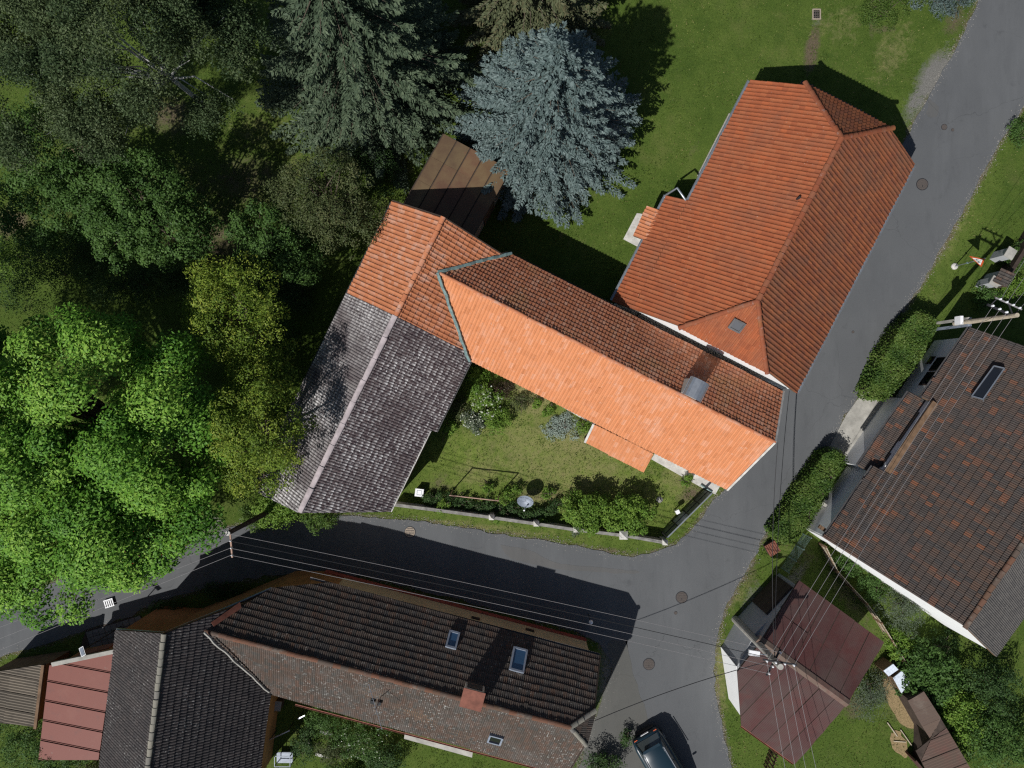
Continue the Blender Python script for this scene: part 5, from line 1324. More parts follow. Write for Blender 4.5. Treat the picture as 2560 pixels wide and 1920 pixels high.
# yard of the dark roofed house: rail frames and a stone
for a, b, z, lab in (((672, 1850), (724, 1826), 1.0, 'pale rail of the lower canopy in the shaded yard'), ((745, 1797), (762, 1788), 1.0, 'short pale rail in the shaded yard by the eaves')):
    t_ = thing('hand_rail', up(P(*a, z), 0), lab, 'rail', 'rails in the shaded yard')
    A_, B_ = P(*a, z), P(*b, z); MB().bar(A_, B_, .06).build('rail', M['steel'], t_)
    for e in (A_.lerp(B_, .08), A_.lerp(B_, .92)): MB().bar(up(e, 0), up(e, z), .04).build('post', M['iron'], t_)
c = P(705, 1905, .8); t_ = thing('garden_cart', up(c, 0), 'metal framed cart in the dark yard at the bottom edge', 'cart')
fr = MB()
for dx in (-.45, .45):
    for dy in (-.3, .3): fr.bar(up(c, 0) + Vector((dx, dy, 0)), up(c, .75) + Vector((dx, dy, 0)), .04)
for z in (.3, .75):
    for s_ in (-.45, .45): fr.bar(up(c, z) + Vector((s_, -.3, 0)), up(c, z) + Vector((s_, .3, 0)), .035)
    for s_ in (-.3, .3): fr.bar(up(c, z) + Vector((-.45, s_, 0)), up(c, z) + Vector((.45, s_, 0)), .035)
fr.build('frame', M['blue_grey'], t_); MB().box(up(c, .32), (.86, 0, 0), (0, .56, 0), (0, 0, .03)).build('tray', M['blue_grey'], t_)
c = P(640 + 50, 1762, .6); t_ = thing('storage_box', up(c, 0), 'dark grey storage box under the valley of the brown roofs', 'box')
MB().box(up(c, .35), (.6, -.1, 0), (.08, .5, 0), (0, 0, .7)).build('body', M['timber_dark'], t_); MB().box(up(c, .72), (.66, -.1, 0), (.08, .56, 0), (0, 0, .04)).build('lid', M['concrete'], t_)
# beds edged with stone in the lower garden
for i, (a, b) in enumerate((((800, 1828), (832, 1836)), ((790, 1884), (822, 1893)), ((770, 1850), (776, 1872)))):
    o = MB().bar(P(*a, .08), P(*b, .08), .16, .16).build('edging_stone', M['concrete_pale'], None, P(*a, 0)); tag(o, ['upper pale edging stone of the overgrown bed', 'lower pale edging stone of the overgrown bed', 'left pale edging stone of the overgrown bed'][i], 'stone', 'edging stones')
gl_ = P(1477, 1555, 1.4); t_ = thing('garden_lamp', up(gl_, 0), 'white globe lamp on a thin post beside the beige wall', 'lamp')
MB().tube([up(gl_, 0), up(gl_, 1.35)], .025, 6).build('post', M['iron'], t_)
MB().tube([up(gl_, 1.3), up(gl_, 1.36), up(gl_, 1.46), up(gl_, 1.55), up(gl_, 1.58)], [.05, .11, .13, .09, .02], 10).build('globe', M['porcelain'], t_, None, True)

# ------------------------------------------------------------------ vegetation
def leaf_quads(c, nrm, l, w, rng, fold=.25):
    n = len(c)
    nrm = nrm / np.maximum(1e-6, np.linalg.norm(nrm, axis=1, keepdims=True))
    r = rng.normal(size=(n, 3)); a = r - nrm * np.sum(r * nrm, 1, keepdims=True)
    a /= np.maximum(1e-6, np.linalg.norm(a, axis=1, keepdims=True)); b = np.cross(nrm, a)
    sc = rng.uniform(.65, 1.3, (n, 1))
    L, W_ = l * sc / 2, w * sc / 2
    v = np.stack([c - a * L, c + b * W_ + nrm * W_ * fold - a * L * .1, c + a * L - nrm * L * fold, c - b * W_ + nrm * W_ * fold - a * L * .1], 1)
    return v.reshape(-1, 3), np.arange(4 * n).reshape(n, 4)
def crown_points(blobs, n, clump, per, rng, low=-.35, inner=.25, upb=.5, gap=1.5):
    """leaves on the upper side of many boughs spread over lumpy blobs; returns position, normal, shade number"""
    C, N, R = [], [], []
    sizes = [4 * math.pi * ((b[3] * b[4]) ** 1.6 / 3 + (b[3] * b[5]) ** 1.6 / 3 + (b[4] * b[5]) ** 1.6 / 3) ** (1 / 1.6) for b in blobs]
    tot = sum(sizes)
    for b, area in zip(blobs, sizes):
        m = max(5, int(area * .75 / (clump * clump * gap)))
        d = rng.normal(size=(m * 4, 3)); d /= np.linalg.norm(d, axis=1, keepdims=True)
        d = d[d[:, 2] > low][:m]; m = len(d)
        rad = np.where(rng.random(m) < inner, rng.uniform(.4, .75, m), rng.uniform(.80 - .06 * gap, 1.02 + .05 * gap, m))
        ctr = np.array(b[:3]) + d * np.array(b[3:6]) * rad[:, None]
        sz = clump * rng.uniform(.55, 1.25, m); cr = rng.random(m)
        k = rng.poisson(max(3, n * area / tot / m) * (sz / clump) ** 2)
        idx = np.repeat(np.arange(m), k)
        e = rng.normal(size=(len(idx), 3)) + np.array([0, 0, .45]) + d[idx] * .5
        e /= np.linalg.norm(e, axis=1, keepdims=True)
        rr = sz[idx] * rng.uniform(.55, 1.12, len(idx))
        off = e * rr[:, None]; off[:, 2] *= .75
        C.append(ctr[idx] + off)
        N.append(e * .7 + np.array([0, 0, upb]) + rng.normal(size=(len(idx), 3)) * .42)
        R.append(np.clip(cr[idx] * .5 + rng.random(len(idx)) * .5, 0, 1))
    return np.concatenate(C), np.concatenate(N), np.concatenate(R)
def limbs(mb, base, blobs, r0, rng, nl=5, trunk_h=None):
    base = Vector(base); b0 = blobs[0]
    th = trunk_h if trunk_h is not None else max(.4, b0[2] - b0[5] * .6)
    lean = Vector(((b0[0] - base.x) * .35, (b0[1] - base.y) * .35, 0))
    top = base + lean + Vector((0, 0, th))
    mb.tube([base - Vector((0, 0, .1)), base + lean * .3 + Vector((0, 0, th * .35)), top], [r0 * 1.25, r0, r0 * .8], 8)
    for b in blobs:
        for i in range(nl):
            d = rng.normal(size=3); d /= np.linalg.norm(d); d[2] = abs(d[2]) * .8 + .1
            e = Vector((b[0] + d[0] * b[3] * .85, b[1] + d[1] * b[4] * .85, b[2] + d[2] * b[5] * .8))
            m = top.lerp(e, .5) + Vector((rng.normal() * .25, rng.normal() * .25, .25))
            mb.tube([top - Vector((0, 0, th * .15)), m, e], [r0 * .55, r0 * .3, r0 * .06], 5, False)
def tree(name, base, blobs, n, leaf, mat, label, cat='tree', clump=.6, per=26, r0=.15, bark='bark', group=None, low=-.35, inner=.25, nl=5, trunk_h=None, upb=.5, flower=None, gap=1.5):
    rng = np.random.default_rng(abs(hash(label)) % 9999 if False else sum(ord(ch) for ch in label))
    t_ = thing(name, base, label, cat, group)
    mb = MB(); limbs(mb, base, blobs, r0, rng, nl, trunk_h); mb.build('trunk', M[bark], t_, base)
    c, nn, r = crown_points(blobs, n, clump, per, rng, low, inner, upb, gap)
    keep = c[:, 2] > .03; c, nn, r = c[keep], nn[keep], r[keep]
    v, q = leaf_quads(c, nn, leaf[0], leaf[1], rng)
    mesh_np('crown', v, q, M[mat], t_, tuple(base), np.repeat(r, 4))
    if flower:
        mt, k, sz, zc = flower
        i = rng.choice(len(c), k); cc_ = c[i] + np.array([0, 0, .05])
        v, q = leaf_quads(cc_, np.tile([0, 0, 1.0], (k, 1)) + rng.normal(size=(k, 3)) * .4, sz, sz, rng)
        mesh_np('flowers', v, q, M[mt], t_, tuple(base), np.repeat(rng.random(k), 4))['kind'] = 'stuff'
    return t_
def shrub(px, py, h, rx, ry, n, leaf, mat, label, cat='shrub', clump=.28, per=18, name='shrub', lobes=3, flower=None, group=None, r0=.04):
    base = P(px, py, h * .6); base.z = 0
    rs = np.random.default_rng(int(px * 7 + py))
    bl = []
    for i in range(lobes):
        a = 2 * math.pi * i / lobes + rs.random(); k = .45 if lobes > 1 else 0
        bl.append((base.x + rx * k * math.cos(a), base.y + ry * k * math.sin(a), h * rs.uniform(.42, .58), rx * (.68 if lobes > 1 else 1), ry * (.68 if lobes > 1 else 1), h * rs.uniform(.42, .5)))
    return tree(name, base, bl, n, leaf, mat, label, cat, clump, per, r0, 'bark', group, -.55, .3, 3, h * .25, .5, flower)

# walnut
tree('walnut_tree', (-20.3, -3.6, 0), [(-20.6, -1.6, 8.4, 4.9, 4.6, 3.6), (-17.2, -2.6, 7.0, 3.0, 3.6, 2.8), (-24.6, -3.0, 7.6, 3.8, 4.2, 3.2), (-20.6, -6.2, 7.2, 4.3, 3.2, 2.4), (-17.6, -8.2, 7.4, 2.6, 1.8, 1.2), (-22.0, -8.8, 7.4, 2.6, 2.7, 1.3), (-26.6, -7.0, 7.4, 2.4, 2.6, 1.6), (-17.2, -6.9, 7.7, 2.0, 1.3, .9), (-27.6, .6, 8.6, 3.6, 3.4, 3.2), (-29.6, 4.6, 8.4, 3.0, 3.0, 2.8)],
     215000, (.185, .09), 'walnut_leaf', 'huge bright green walnut tree filling the left edge', 'tree', 1.1, 42, .38, 'bark', None, -.3, .22, 6, 3.2, .75, None, 2.4)
tree('plum_tree', (-14.4, 2.6, 0), [(-13.6, 3.6, 6.6, 2.2, 2.5, 1.9), (-14.9, 4.6, 5.6, 1.7, 1.6, 1.5), (-13.2, 1.4, 5.2, 1.6, 1.6, 1.5)], 19000, (.13, .065), 'plum_leaf', 'yellowish tree between walnut and upper barn wall', 'tree', .5, 30, .14, group='yellow-green trees beside the barn')
tree('plum_tree', (-12.6, -3.2, 0), [(-12.0, -2.2, 8.0, 2.0, 2.4, 2.0), (-12.7, -.4, 6.4, 1.6, 1.7, 1.6), (-12.9, -4.2, 6.2, 1.5, 1.5, 1.5)], 23000, (.13, .065), 'plum_leaf', 'yellowish tree overhanging the lower grey barn roof', 'tree', .5, 30, .15, group='yellow-green trees beside the barn')
# birch with hanging twigs
def birch(base, blobs, n, label):
    rng = np.random.default_rng(5)
    t_ = thing('birch_tree', base, label, 'tree')
    mb = MB(); limbs(mb, base, blobs, .13, rng, 3, 6.0); mb.build('trunk', M['birch_bark'], t_, base)
    tot = sum(b[3] * b[4] for b in blobs); C, N, R = [], [], []
    for b in blobs:
        m = int(n * b[3] * b[4] / tot / 16); nbh = max(4, int(b[3] * b[4] * 2.2))
        d = rng.normal(size=(m * 3, 3)); d /= np.linalg.norm(d, axis=1, keepdims=True); d = d[d[:, 2] > -.1][:m]
        m = len(d)
        bd = rng.normal(size=(nbh, 3)); bd[:, 2] = np.abs(bd[:, 2]); bd /= np.linalg.norm(bd, axis=1, keepdims=True)
        bc = np.array(b[:3]) + bd * np.array(b[3:6]) * rng.uniform(.55, 1.0, nbh)[:, None]
        pick = rng.integers(0, nbh, m); tops = bc[pick] + d * np.array([.8, .8, .5]) * rng.uniform(.6, 1.05, m)[:, None]
        ln = rng.uniform(.4, 1.3, m); k = 16
        u = rng.random((m, k))
        pts = tops[:, None, :] + np.stack([rng.normal(size=(m, k)) * .10 + u * .12, rng.normal(size=(m, k)) * .10 - u * .1, -u * ln[:, None]], -1)
        C.append(pts.reshape(-1, 3)); R.append(np.repeat(rng.random(nbh)[pick], k) * .6 + rng.random(m * k) * .4)
        N.append(rng.normal(size=(m * k, 3)) * .7 + np.array([0, 0, .45]))
    C, N, R = np.concatenate(C), np.concatenate(N), np.concatenate(R)
    v, q = leaf_quads(C, N, .11, .065, rng)
    mesh_np('crown', v, q, M['birch_leaf'], t_, tuple(base), np.repeat(R, 4))
birch((-17.8, 16.2, 0), [(-17.6, 15.2, 11.4, 4.4, 3.4, 3.2), (-22.2, 13.6, 9.6, 3.4, 3.2, 3.0), (-13.6, 15.4, 9.6, 2.6, 2.4, 2.4), (-19.0, 12.6, 9.0, 3.0, 2.2, 2.2), (-14.6, 13.6, 6.2, 1.3, 1.1, 1.1), (-24.5, 17.5, 9.6, 3.4, 3.6, 3.0), (-15.5, 19.0, 10.0, 3.6, 3.0, 3.0), (-20.4, 18.2, 10.4, 4.0, 3.4, 3.0)], 215000, 'tall weeping birch with white branches in the upper left corner')
# garden trees
tree('apple_tree', (-19.5, 8.4, 0), [(-19.2, 9.6, 5.4, 2.5, 2.3, 1.8), (-17.8, 8.0, 4.4, 2.0, 1.8, 1.5), (-20.6, 8.4, 4.4, 2.1, 1.9, 1.5)], 27000, (.14, .085), 'fruit_leaf', 'round green fruit tree in the middle of the dark left garden', 'tree', .45, 26, .14)
tree('apple_tree', (-24.2, 10.8, 0), [(-23.6, 11.8, 5.6, 3.0, 2.3, 1.8), (-22.2, 9.8, 4.6, 2.1, 2.0, 1.6), (-24.8, 9.2, 4.0, 2.3, 2.0, 1.5)], 29000, (.14, .085), 'fruit_leaf', 'green fruit tree below the birch at the left edge', 'tree', .45, 26, .14)
tree('apple_tree', (-12.9, 7.2, 0), [(-12.9, 8.0, 4.2, 1.8, 1.5, 1.4), (-11.9, 6.9, 3.4, 1.5, 1.3, 1.2)], 15000, (.14, .085), 'fruit_leaf', 'bushy bright green fruit tree nearest the orange barn gable', 'tree', .42, 26, .11)
tree('cherry_tree', (-9.8, 9.6, 0), [(-9.8, 10.2, 4.8, 2.3, 2.0, 1.6), (-9.1, 8.6, 4.0, 1.9, 1.6, 1.4), (-11.1, 9.6, 4.2, 1.7, 1.6, 1.4)], 20000, (.11, .06), 'olive_leaf', 'sparse olive tree with bare twigs between spruce and barn', 'tree', .5, 20, .12, nl=9)
shrub(95, 672, 4.2, 2.3, 2.4, 9000, (.10, .05), 'dark_leaf', 'dark bluish bush in deep shade at the left edge', 'bush', .35, 22)  # real bush, enlarged to stand in for the shadow there
shrub(20, 640, 2.2, 1.0, 1.2, 2500, (.11, .06), 'bush_leaf', 'sunlit bush fragment at the far left edge', 'bush', .3, 18)
shrub(950, 425, 1.8, 1.1, 1.2, 3500, (.09, .05), 'dark_leaf', 'dark shrub between spruce and rusty shed', 'shrub', .3, 18)
shrub(880, 400, 1.6, 1.2, .9, 3200, (.09, .05), 'dark_leaf', 'dark shrub under the drooping spruce branches', 'shrub', .3, 18)
shrub(560, 760, 1.5, 1.6, 1.0, 4200, (.09, .05), 'dark_leaf', 'low dark shrub in the shaded garden behind the walnut', 'shrub', .3, 18)
shrub(330, 705, 1.8, 2.8, 1.2, 8000, (.09, .05), 'dark_leaf', 'low dark undergrowth north of the walnut', 'shrub', .3, 18)  # added dark growth in place of the walnut's shadow on the ground
shrub(700, 850, 1.4, .9, 1.3, 3200, (.10, .05), 'fruit_leaf', 'small green shrub along the grey barn eaves', 'shrub', .3, 18)
for i, (x, y, h_, rx, ry) in enumerate(((200, 640, 2.0, 2.0, 1.2), (460, 690, 1.6, 2.2, 1.0), (640, 690, 1.2, 1.6, .8), (740, 730, 1.2, 1.2, 1.0))):  # added dark shrubs standing in for the black shadow band
    shrub(x, y, h_, rx, ry, 5200, (.09, .05), 'dark_leaf', ['first', 'second', 'third', 'fourth'][i] + ' from the left of the dark shrubs behind the walnut', 'shrub', .32, 18, group='added shrubs at walnut shadow')
# ivy bush at the barn corner
shrub(700, 1268, 2.6, 1.5, .95, 7000, (.10, .08), 'bush_leaf', 'bright green bush at the foot of the barn corner pole', 'bush', .32, 22, lobes=4)
shrub(798, 1292, 2.6, .9, .6, 3200, (.10, .08), 'hedge_leaf', 'dark green creeper over the barn roof corner', 'bush', .3, 20)
shrub(640, 1296, 1.6, .9, .6, 2600, (.10, .08), 'hedge_leaf', 'green bush left of the barn corner pole', 'bush', .3, 20)

def spruce(base, h, R, mat, label, seed, levels=26, nb=13, name='spruce_tree', z0=.08, droop=.35, dens=1.0, sl=.34, sw=.085, power=.82):
    rng = np.random.default_rng(seed); bx, by = base
    t_ = thing(name, (bx, by, 0), label, 'tree')
    mb = MB(); mb.tube([(bx, by, -.1), (bx, by, h * .5), (bx, by, h)], [.26, .16, .02], 8)
    C, A, R_ = [], [], []
    for lv in range(levels):
        f = (lv + .5) / levels
        z = h * (z0 + (1 - z0) * f)
        r = R * (1 - f) ** power + .12
        k = max(4, int(nb * (1 - .55 * f)))
        ph = rng.random() * 6.28
        for i in range(k):
            az = ph + 2 * math.pi * (i + rng.uniform(-.3, .3)) / k
            L = r * rng.uniform(.72, 1.1); d = np.array([math.cos(az), math.sin(az), 0.0]); sd_ = np.array([-d[1], d[0], 0.0])
            zz = z + rng.uniform(-.15, .15)
            m = int(max(8, L * 30 * dens))
            u = np.sort(rng.random(m) ** .75)
            wid = (L * .085 + .13) * (1 - u) ** .5 * np.clip(u * 4, 0, 1) + .04
            side = rng.uniform(-1, 1, m) * wid * 1.15
            zb = zz - droop * L * np.sin(u * 2.2) * .75 + .12 * L * np.clip(u - .75, 0, 1) - np.abs(side) * .35
            p = np.array([bx, by, 0]) + d * (u * L)[:, None] + sd_ * side[:, None]
            p[:, 2] = np.maximum(zb, .25 + .1 * u) + rng.normal(size=m) * .04
            ang = np.sign(side) * rng.uniform(.35, .95, m)
            a = d * np.cos(ang)[:, None] + sd_ * np.sin(ang)[:, None]; a[:, 2] = rng.uniform(-.35, .1, m)
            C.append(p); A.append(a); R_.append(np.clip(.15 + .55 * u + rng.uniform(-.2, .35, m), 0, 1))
            if f < .85 and i % 2 == 0:
                e = Vector((bx + d[0] * L * .8, by + d[1] * L * .8, zz - droop * L * .7)); mb.tube([(bx, by, zz), e], [.035, .01], 4, False)
    mb.build('trunk', M['bark'], t_, (bx, by, 0))
    C, A, R_ = np.concatenate(C), np.concatenate(A), np.concatenate(R_)
    ok = C[:, 2] > .05; C, A, R_ = C[ok], A[ok], R_[ok]
    A /= np.linalg.norm(A, axis=1, keepdims=True)
    n = len(C); B = np.cross(A, np.array([0, 0, 1.0])); B /= np.linalg.norm(B, axis=1, keepdims=True); Nn = np.cross(B, A)
    tw = rng.normal(size=(n, 1)) * .5; B = B * np.cos(tw) + Nn * np.sin(tw)
    s_ = rng.uniform(.7, 1.3, (n, 1))
    V = np.stack([C - A * sl * .4 * s_, C + B * sw * s_, C + A * sl * .6 * s_, C - B * sw * s_], 1).reshape(-1, 3)
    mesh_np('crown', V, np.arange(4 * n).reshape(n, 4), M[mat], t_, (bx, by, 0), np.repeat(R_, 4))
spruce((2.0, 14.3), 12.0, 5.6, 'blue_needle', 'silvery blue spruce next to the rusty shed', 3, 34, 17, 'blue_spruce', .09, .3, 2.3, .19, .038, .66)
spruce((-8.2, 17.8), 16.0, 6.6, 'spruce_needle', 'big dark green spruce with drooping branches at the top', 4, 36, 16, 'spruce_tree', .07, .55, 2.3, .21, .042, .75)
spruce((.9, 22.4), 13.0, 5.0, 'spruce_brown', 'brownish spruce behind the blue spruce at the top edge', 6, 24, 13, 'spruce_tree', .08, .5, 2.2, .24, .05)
shrub(2365, -14, 1.6, 1.5, 1.0, 4500, (.16, .03), 'blue_needle', 'low blue-grey juniper at the upper right edge', 'shrub', .4, 24)
shrub(2215, 30, .5, 1.4, .9, 4000, (.10, .03), 'hedge_leaf', 'low round green cushion plant in the upper lawn', 'plant', .3, 24)

# clipped hedges
def hedge(outline, h, n, label, seed):
    rng = np.random.default_rng(seed)
    pts = [P(x, y, h) for x, y in outline]
    cx = sum(p.x for p in pts) / len(pts); cy = sum(p.y for p in pts) / len(pts)
    t_ = thing('hedge', (cx, cy, 0), label, 'hedge', 'clipped hedges along the road')
    core = [((p.x - cx) * .86 + cx, (p.y - cy) * .86 + cy) for p in pts]
    MB().prism(core, 0, h * .82).build('branches', M['timber_dark'], t_)
    poly = [(p.x, p.y) for p in pts]
    xs = [p[0] for p in poly]; ys = [p[1] for p in poly]
    C, N = [], []
    def ins(x, y):
        r = False; j = len(poly) - 1
        for i in range(len(poly)):
            if (poly[i][1] > y) != (poly[j][1] > y) and x < (poly[j][0] - poly[i][0]) * (y - poly[i][1]) / (poly[j][1] - poly[i][1]) + poly[i][0]: r = not r
            j = i
        return r
    k = 0
    while k < n * .6:
        x, y = rng.uniform(min(xs), max(xs)), rng.uniform(min(ys), max(ys))
        if ins(x, y):
            bump_ = .10 * math.sin(x * 3.1 + y) * math.sin(y * 2.7)
            C.append((x, y, h * (.97 + bump_) - abs(rng.normal()) * .14)); N.append((rng.normal() * .5, rng.normal() * .5, 1)); k += 1
    per = [(poly[i], poly[(i + 1) % len(poly)]) for i in range(len(poly))]
    lens = np.array([math.hypot(b[0] - a[0], b[1] - a[1]) for a, b in per]); cum = lens / lens.sum()
    for _ in range(int(n * .4)):
        a, b = per[rng.choice(len(per), p=cum)]; u = rng.random()
        x, y = a[0] + (b[0] - a[0]) * u, a[1] + (b[1] - a[1]) * u
        ox, oy = x - cx, y - cy; l_ = math.hypot(ox, oy); o_ = rng.normal() * .09
        C.append((x + ox / l_ * o_, y + oy / l_ * o_, rng.uniform(.05, h))); N.append((ox / l_ + rng.normal() * .4, oy / l_ + rng.normal() * .4, .5 + rng.normal() * .3))
    C, N = np.array(C), np.array(N)
    v, q = leaf_quads(C, N, .12, .075, rng)
    r = np.clip(.5 + .3 * np.sin(C[:, 0] * 2.3 + 1) * np.sin(C[:, 1] * 2.9) + rng.normal(size=len(C)) * .2, 0, 1)
    mesh_np('foliage', v, q, M['hedge_leaf'], t_, (cx, cy, 0), np.repeat(r, 4))
hedge([(2291, 778), (2330, 786), (2350, 806), (2298, 905), (2248, 965), (2217, 998), (2184, 994), (2174, 972), (2215, 882), (2250, 820)], 1.7, 15000, 'longer clipped hedge beside the road near the utility pole', 11)
hedge([(2094, 1126), (2116, 1142), (2118, 1160), (2072, 1236), (2026, 1315), (1996, 1344), (1962, 1362), (1932, 1330), (1985, 1250), (2062, 1132)], 1.5, 15000, 'shorter dense hedge beside the road below the driveway', 12)

# courtyard planting
shrub(1470, 1276, 1.8, 1.5, 1.05, 9500, (.11, .085), 'bush_leaf', 'left half of the large leafy bush inside the courtyard wall', 'bush', .3, 20, lobes=4)
shrub(1570, 1284, 1.7, 1.35, 1.0, 8500, (.11, .085), 'bush_leaf', 'right half of the large leafy bush inside the courtyard wall', 'bush', .3, 20, lobes=4)
shrub(1218, 1005, 1.3, .85, .85, 4200, (.09, .05), 'bush_leaf', 'green flowering shrub in the courtyard bed', 'shrub', .25, 16, flower=('white_flower', 260, .09, 0))
shrub(1188, 1052, .9, .62, .6, 2400, (.09, .05), 'grey_leaf', 'whitish blooming shrub at the courtyard bed edge', 'shrub', .22, 16, flower=('white_flower', 240, .08, 0))
shrub(1245, 1050, .9, .7, .7, 3000, (.09, .05), 'bush_leaf', 'round green shrub at the lower end of the courtyard bed', 'shrub', .22, 16)
shrub(1195, 955, .9, .55, .75, 2200, (.28, .05), 'bush_leaf', 'fern-like plant by the barn and house corner', 'plant', .3, 16)
shrub(1256, 972, .9, .7, .5, 2400, (.08, .05), 'purple_leaf', 'dark purplish shrub against the orange house', 'shrub', .22, 16)
shrub(1302, 1002, .5, .55, .45, 1600, (.08, .04), 'olive_leaf', 'small dry shrub beside the courtyard path', 'shrub', .2, 16)
shrub(1147, 1020, .6, .5, .7, 1700, (.08, .05), 'olive_leaf', 'low olive plants along the grey barn eaves', 'plant', .22, 16)
shrub(1120, 1068, .5, .45, .5, 1300, (.10, .05), 'bush_leaf', 'small fresh green plant by the barn eave step', 'plant', .2, 16)
shrub(1402, 1068, .18, 1.0, .72, 5200, (.07, .04), 'silver_leaf', 'silvery carpet plant on the courtyard lawn', 'plant', .22, 22, lobes=5)
for i, (x, y, h_, r_, lab) in enumerate(((1370, 1028, .5, .28, 'small weed tuft by the path, opposite the silvery plant'), (1462, 1072, .6, .42, 'small green clump beside the tiled canopy'), (1340, 1010, .35, .22, 'tiny weed tuft by the path near the dry shrub'), (1718, 1200, .5, .28, 'small weed tuft on the strip by the gable'),
                                         (1105, 1266, .8, .38, 'weedy sprig over the wall near the barn'), (1245, 1294, .7, .3, 'green sprig by the first wall pillar'), (1352, 1308, .7, .34, 'green sprig by the second wall pillar'), (1445, 1322, .9, .45, 'grey green sprig hiding a wall pillar'),
                                         (1222, 1218, .5, .3, 'young plant below the carpet rack bar'), (1262, 1243, .9, .5, 'leafy shrub at the right end of the carpet rack'), (1285, 1228, .6, .4, 'small shrub between carpet rack and satellite dish'), (1372, 1234, .5, .35, 'bright plant right of the satellite dish'))):
    shrub(x, y, h_, r_, r_, 900, (.09, .05), 'bush_leaf' if i != 7 else 'grey_leaf', lab, 'plant', .16, 14, 'plant', 2)
for i, (x, y) in enumerate(((1090, 1248), (1150, 1256), (1200, 1262), (1275, 1272), (1330, 1284), (1385, 1270))):
    shrub(x, y, .6, .8, .4, 1500, (.08, .05), 'dark_leaf', ['first', 'second', 'third', 'fourth', 'fifth', 'sixth'][i] + ' from the barn of the dark plants behind the courtyard wall', 'plant', .2, 14, 'plant', 2, group='plants behind the courtyard wall')
# right hand gardens
shrub(2325, 1690, 2.0, 1.6, 1.9, 9500, (.15, .10), 'fruit_leaf', 'broad-leaved green bush right of the hutches', 'bush', .32, 22, lobes=4)
shrub(2390, 1800, 1.8, 1.5, 1.9, 8000, (.13, .08), 'bush_leaf', 'lighter green bush beside the hen house roof', 'bush', .32, 22, lobes=4)
shrub(2490, 1850, 2.4, 1.8, 1.8, 8000, (.13, .07), 'fruit_leaf', 'green bush in the lower right corner', 'bush', .34, 22, lobes=4)
shrub(2480, 1720, 2.2, 1.4, 1.4, 4500, (.12, .06), 'dark_leaf', 'dark bush in shadow of the white gable', 'bush', .34, 22)
shrub(2262, 1522, 1.9, 1.3, 1.3, 6500, (.07, .04), 'grey_leaf', 'rounded grey green shrub below the white gable', 'shrub', .28, 20, lobes=4)
shrub(2185, 1462, 1.2, .9, 1.0, 3600, (.08, .05), 'fruit_leaf', 'green shrub along the white gable foot', 'shrub', .25, 18)
shrub(2125, 1412, .9, .8, .7, 2600, (.08, .05), 'fruit_leaf', 'low green shrub at the white house corner', 'shrub', .22, 18)
shrub(2250, 1610, 1.2, .8, .8, 2800, (.10, .06), 'bush_leaf', 'small bright shrub at the fence above the hutches', 'shrub', .25, 18)
shrub(2178, 1740, 1.7, 1.15, 1.3, 5200, (.07, .045), 'grey_leaf', 'loose grey green shrub beside the burgundy garage', 'shrub', .3, 16, lobes=4)
shrub(2350, 1620, .7, .9, 1.0, 2200, (.08, .04), 'dark_leaf', 'dark low growth under the white gable', 'plant', .25, 18)
shrub(2470, 745, 1.0, .8, .7, 2600, (.08, .05), 'fruit_leaf', 'green plants behind the garden wall pillar', 'plant', .22, 16)
shrub(2530, 730, 1.0, .9, .9, 2800, (.08, .05), 'bush_leaf', 'garden plants near the meter cabinet', 'plant', .22, 16)
shrub(2545, 640, .9, .7, .8, 2400, (.08, .05), 'fruit_leaf', 'green plants at the right edge below the sign', 'plant', .22, 16)
shrub(2550, 330, .9, .5, .8, 1800, (.08, .05), 'fruit_leaf', 'roadside bush at the right edge of the upper road', 'shrub', .22, 16)
# lower gardens
shrub(905, 1850, 1.5, 1.7, 1.2, 7500, (.09, .05), 'fruit_leaf', 'spreading shrub in the middle of the lower garden', 'shrub', .3, 18, lobes=4, flower=('white_flower', 160, .07, 0))
shrub(960, 1905, 1.3, 1.3, 1.0, 5000, (.09, .05), 'dark_leaf', 'dark shrub at the bottom edge of the lower garden', 'shrub', .3, 18)
shrub(800, 1800, 1.0, 1.0, .9, 3600, (.09, .05), 'fruit_leaf', 'green growth under the brown eaves', 'plant', .28, 18)
shrub(830, 1880, 1.0, 1.0, .8, 3600, (.09, .05), 'olive_leaf', 'olive shrub beside the edging stones', 'shrub', .28, 18)
shrub(760, 1860, 1.1, .7, 1.2, 3200, (.09, .05), 'dark_leaf', 'dark shrub along the shaded yard', 'shrub', .28, 18)
shrub(880, 1935, 1.2, 1.4, .8, 4000, (.09, .05), 'fruit_leaf', 'green shrub cut by the bottom edge below the aerial', 'shrub', .28, 18)
shrub(60, 1850, 3.0, 1.7, 1.4, 6000, (.11, .06), 'fruit_leaf', 'green bush in the lower left corner', 'bush', .34, 22)
shrub(165, 1880, 3.2, 1.6, 1.2, 6500, (.11, .06), 'fruit_leaf', 'green bush shading the salmon red roof', 'bush', .34, 22)
shrub(235, 1915, 2.4, .8, .9, 2600, (.10, .06), 'olive_leaf', 'small bush at the foot of the charcoal roof', 'bush', .28, 18)
shrub(1510, 1915, 1.4, 1.0, .8, 3000, (.10, .06), 'dark_leaf', 'dark bush left of the blue car', 'bush', .28, 18)
shrub(1565, 1845, .8, .35, .4, 900, (.08, .05), 'dark_leaf', 'small sprig behind the blue car', 'plant', .2, 14)
shrub(1660, 1925, 1.0, .5, .5, 1200, (.08, .05), 'dark_leaf', 'small sprig on the road side of the blue car', 'plant', .2, 14)
shrub(400, 1530, .6, 1.2, .5, 2600, (.08, .05), 'dark_leaf', 'low green border in front of the ochre street wall', 'plant', .22, 16)
shrub(560, 1480, .5, 1.6, .5, 2800, (.08, .05), 'dark_leaf', 'dark low border along the bend of the street wall', 'plant', .22, 16)

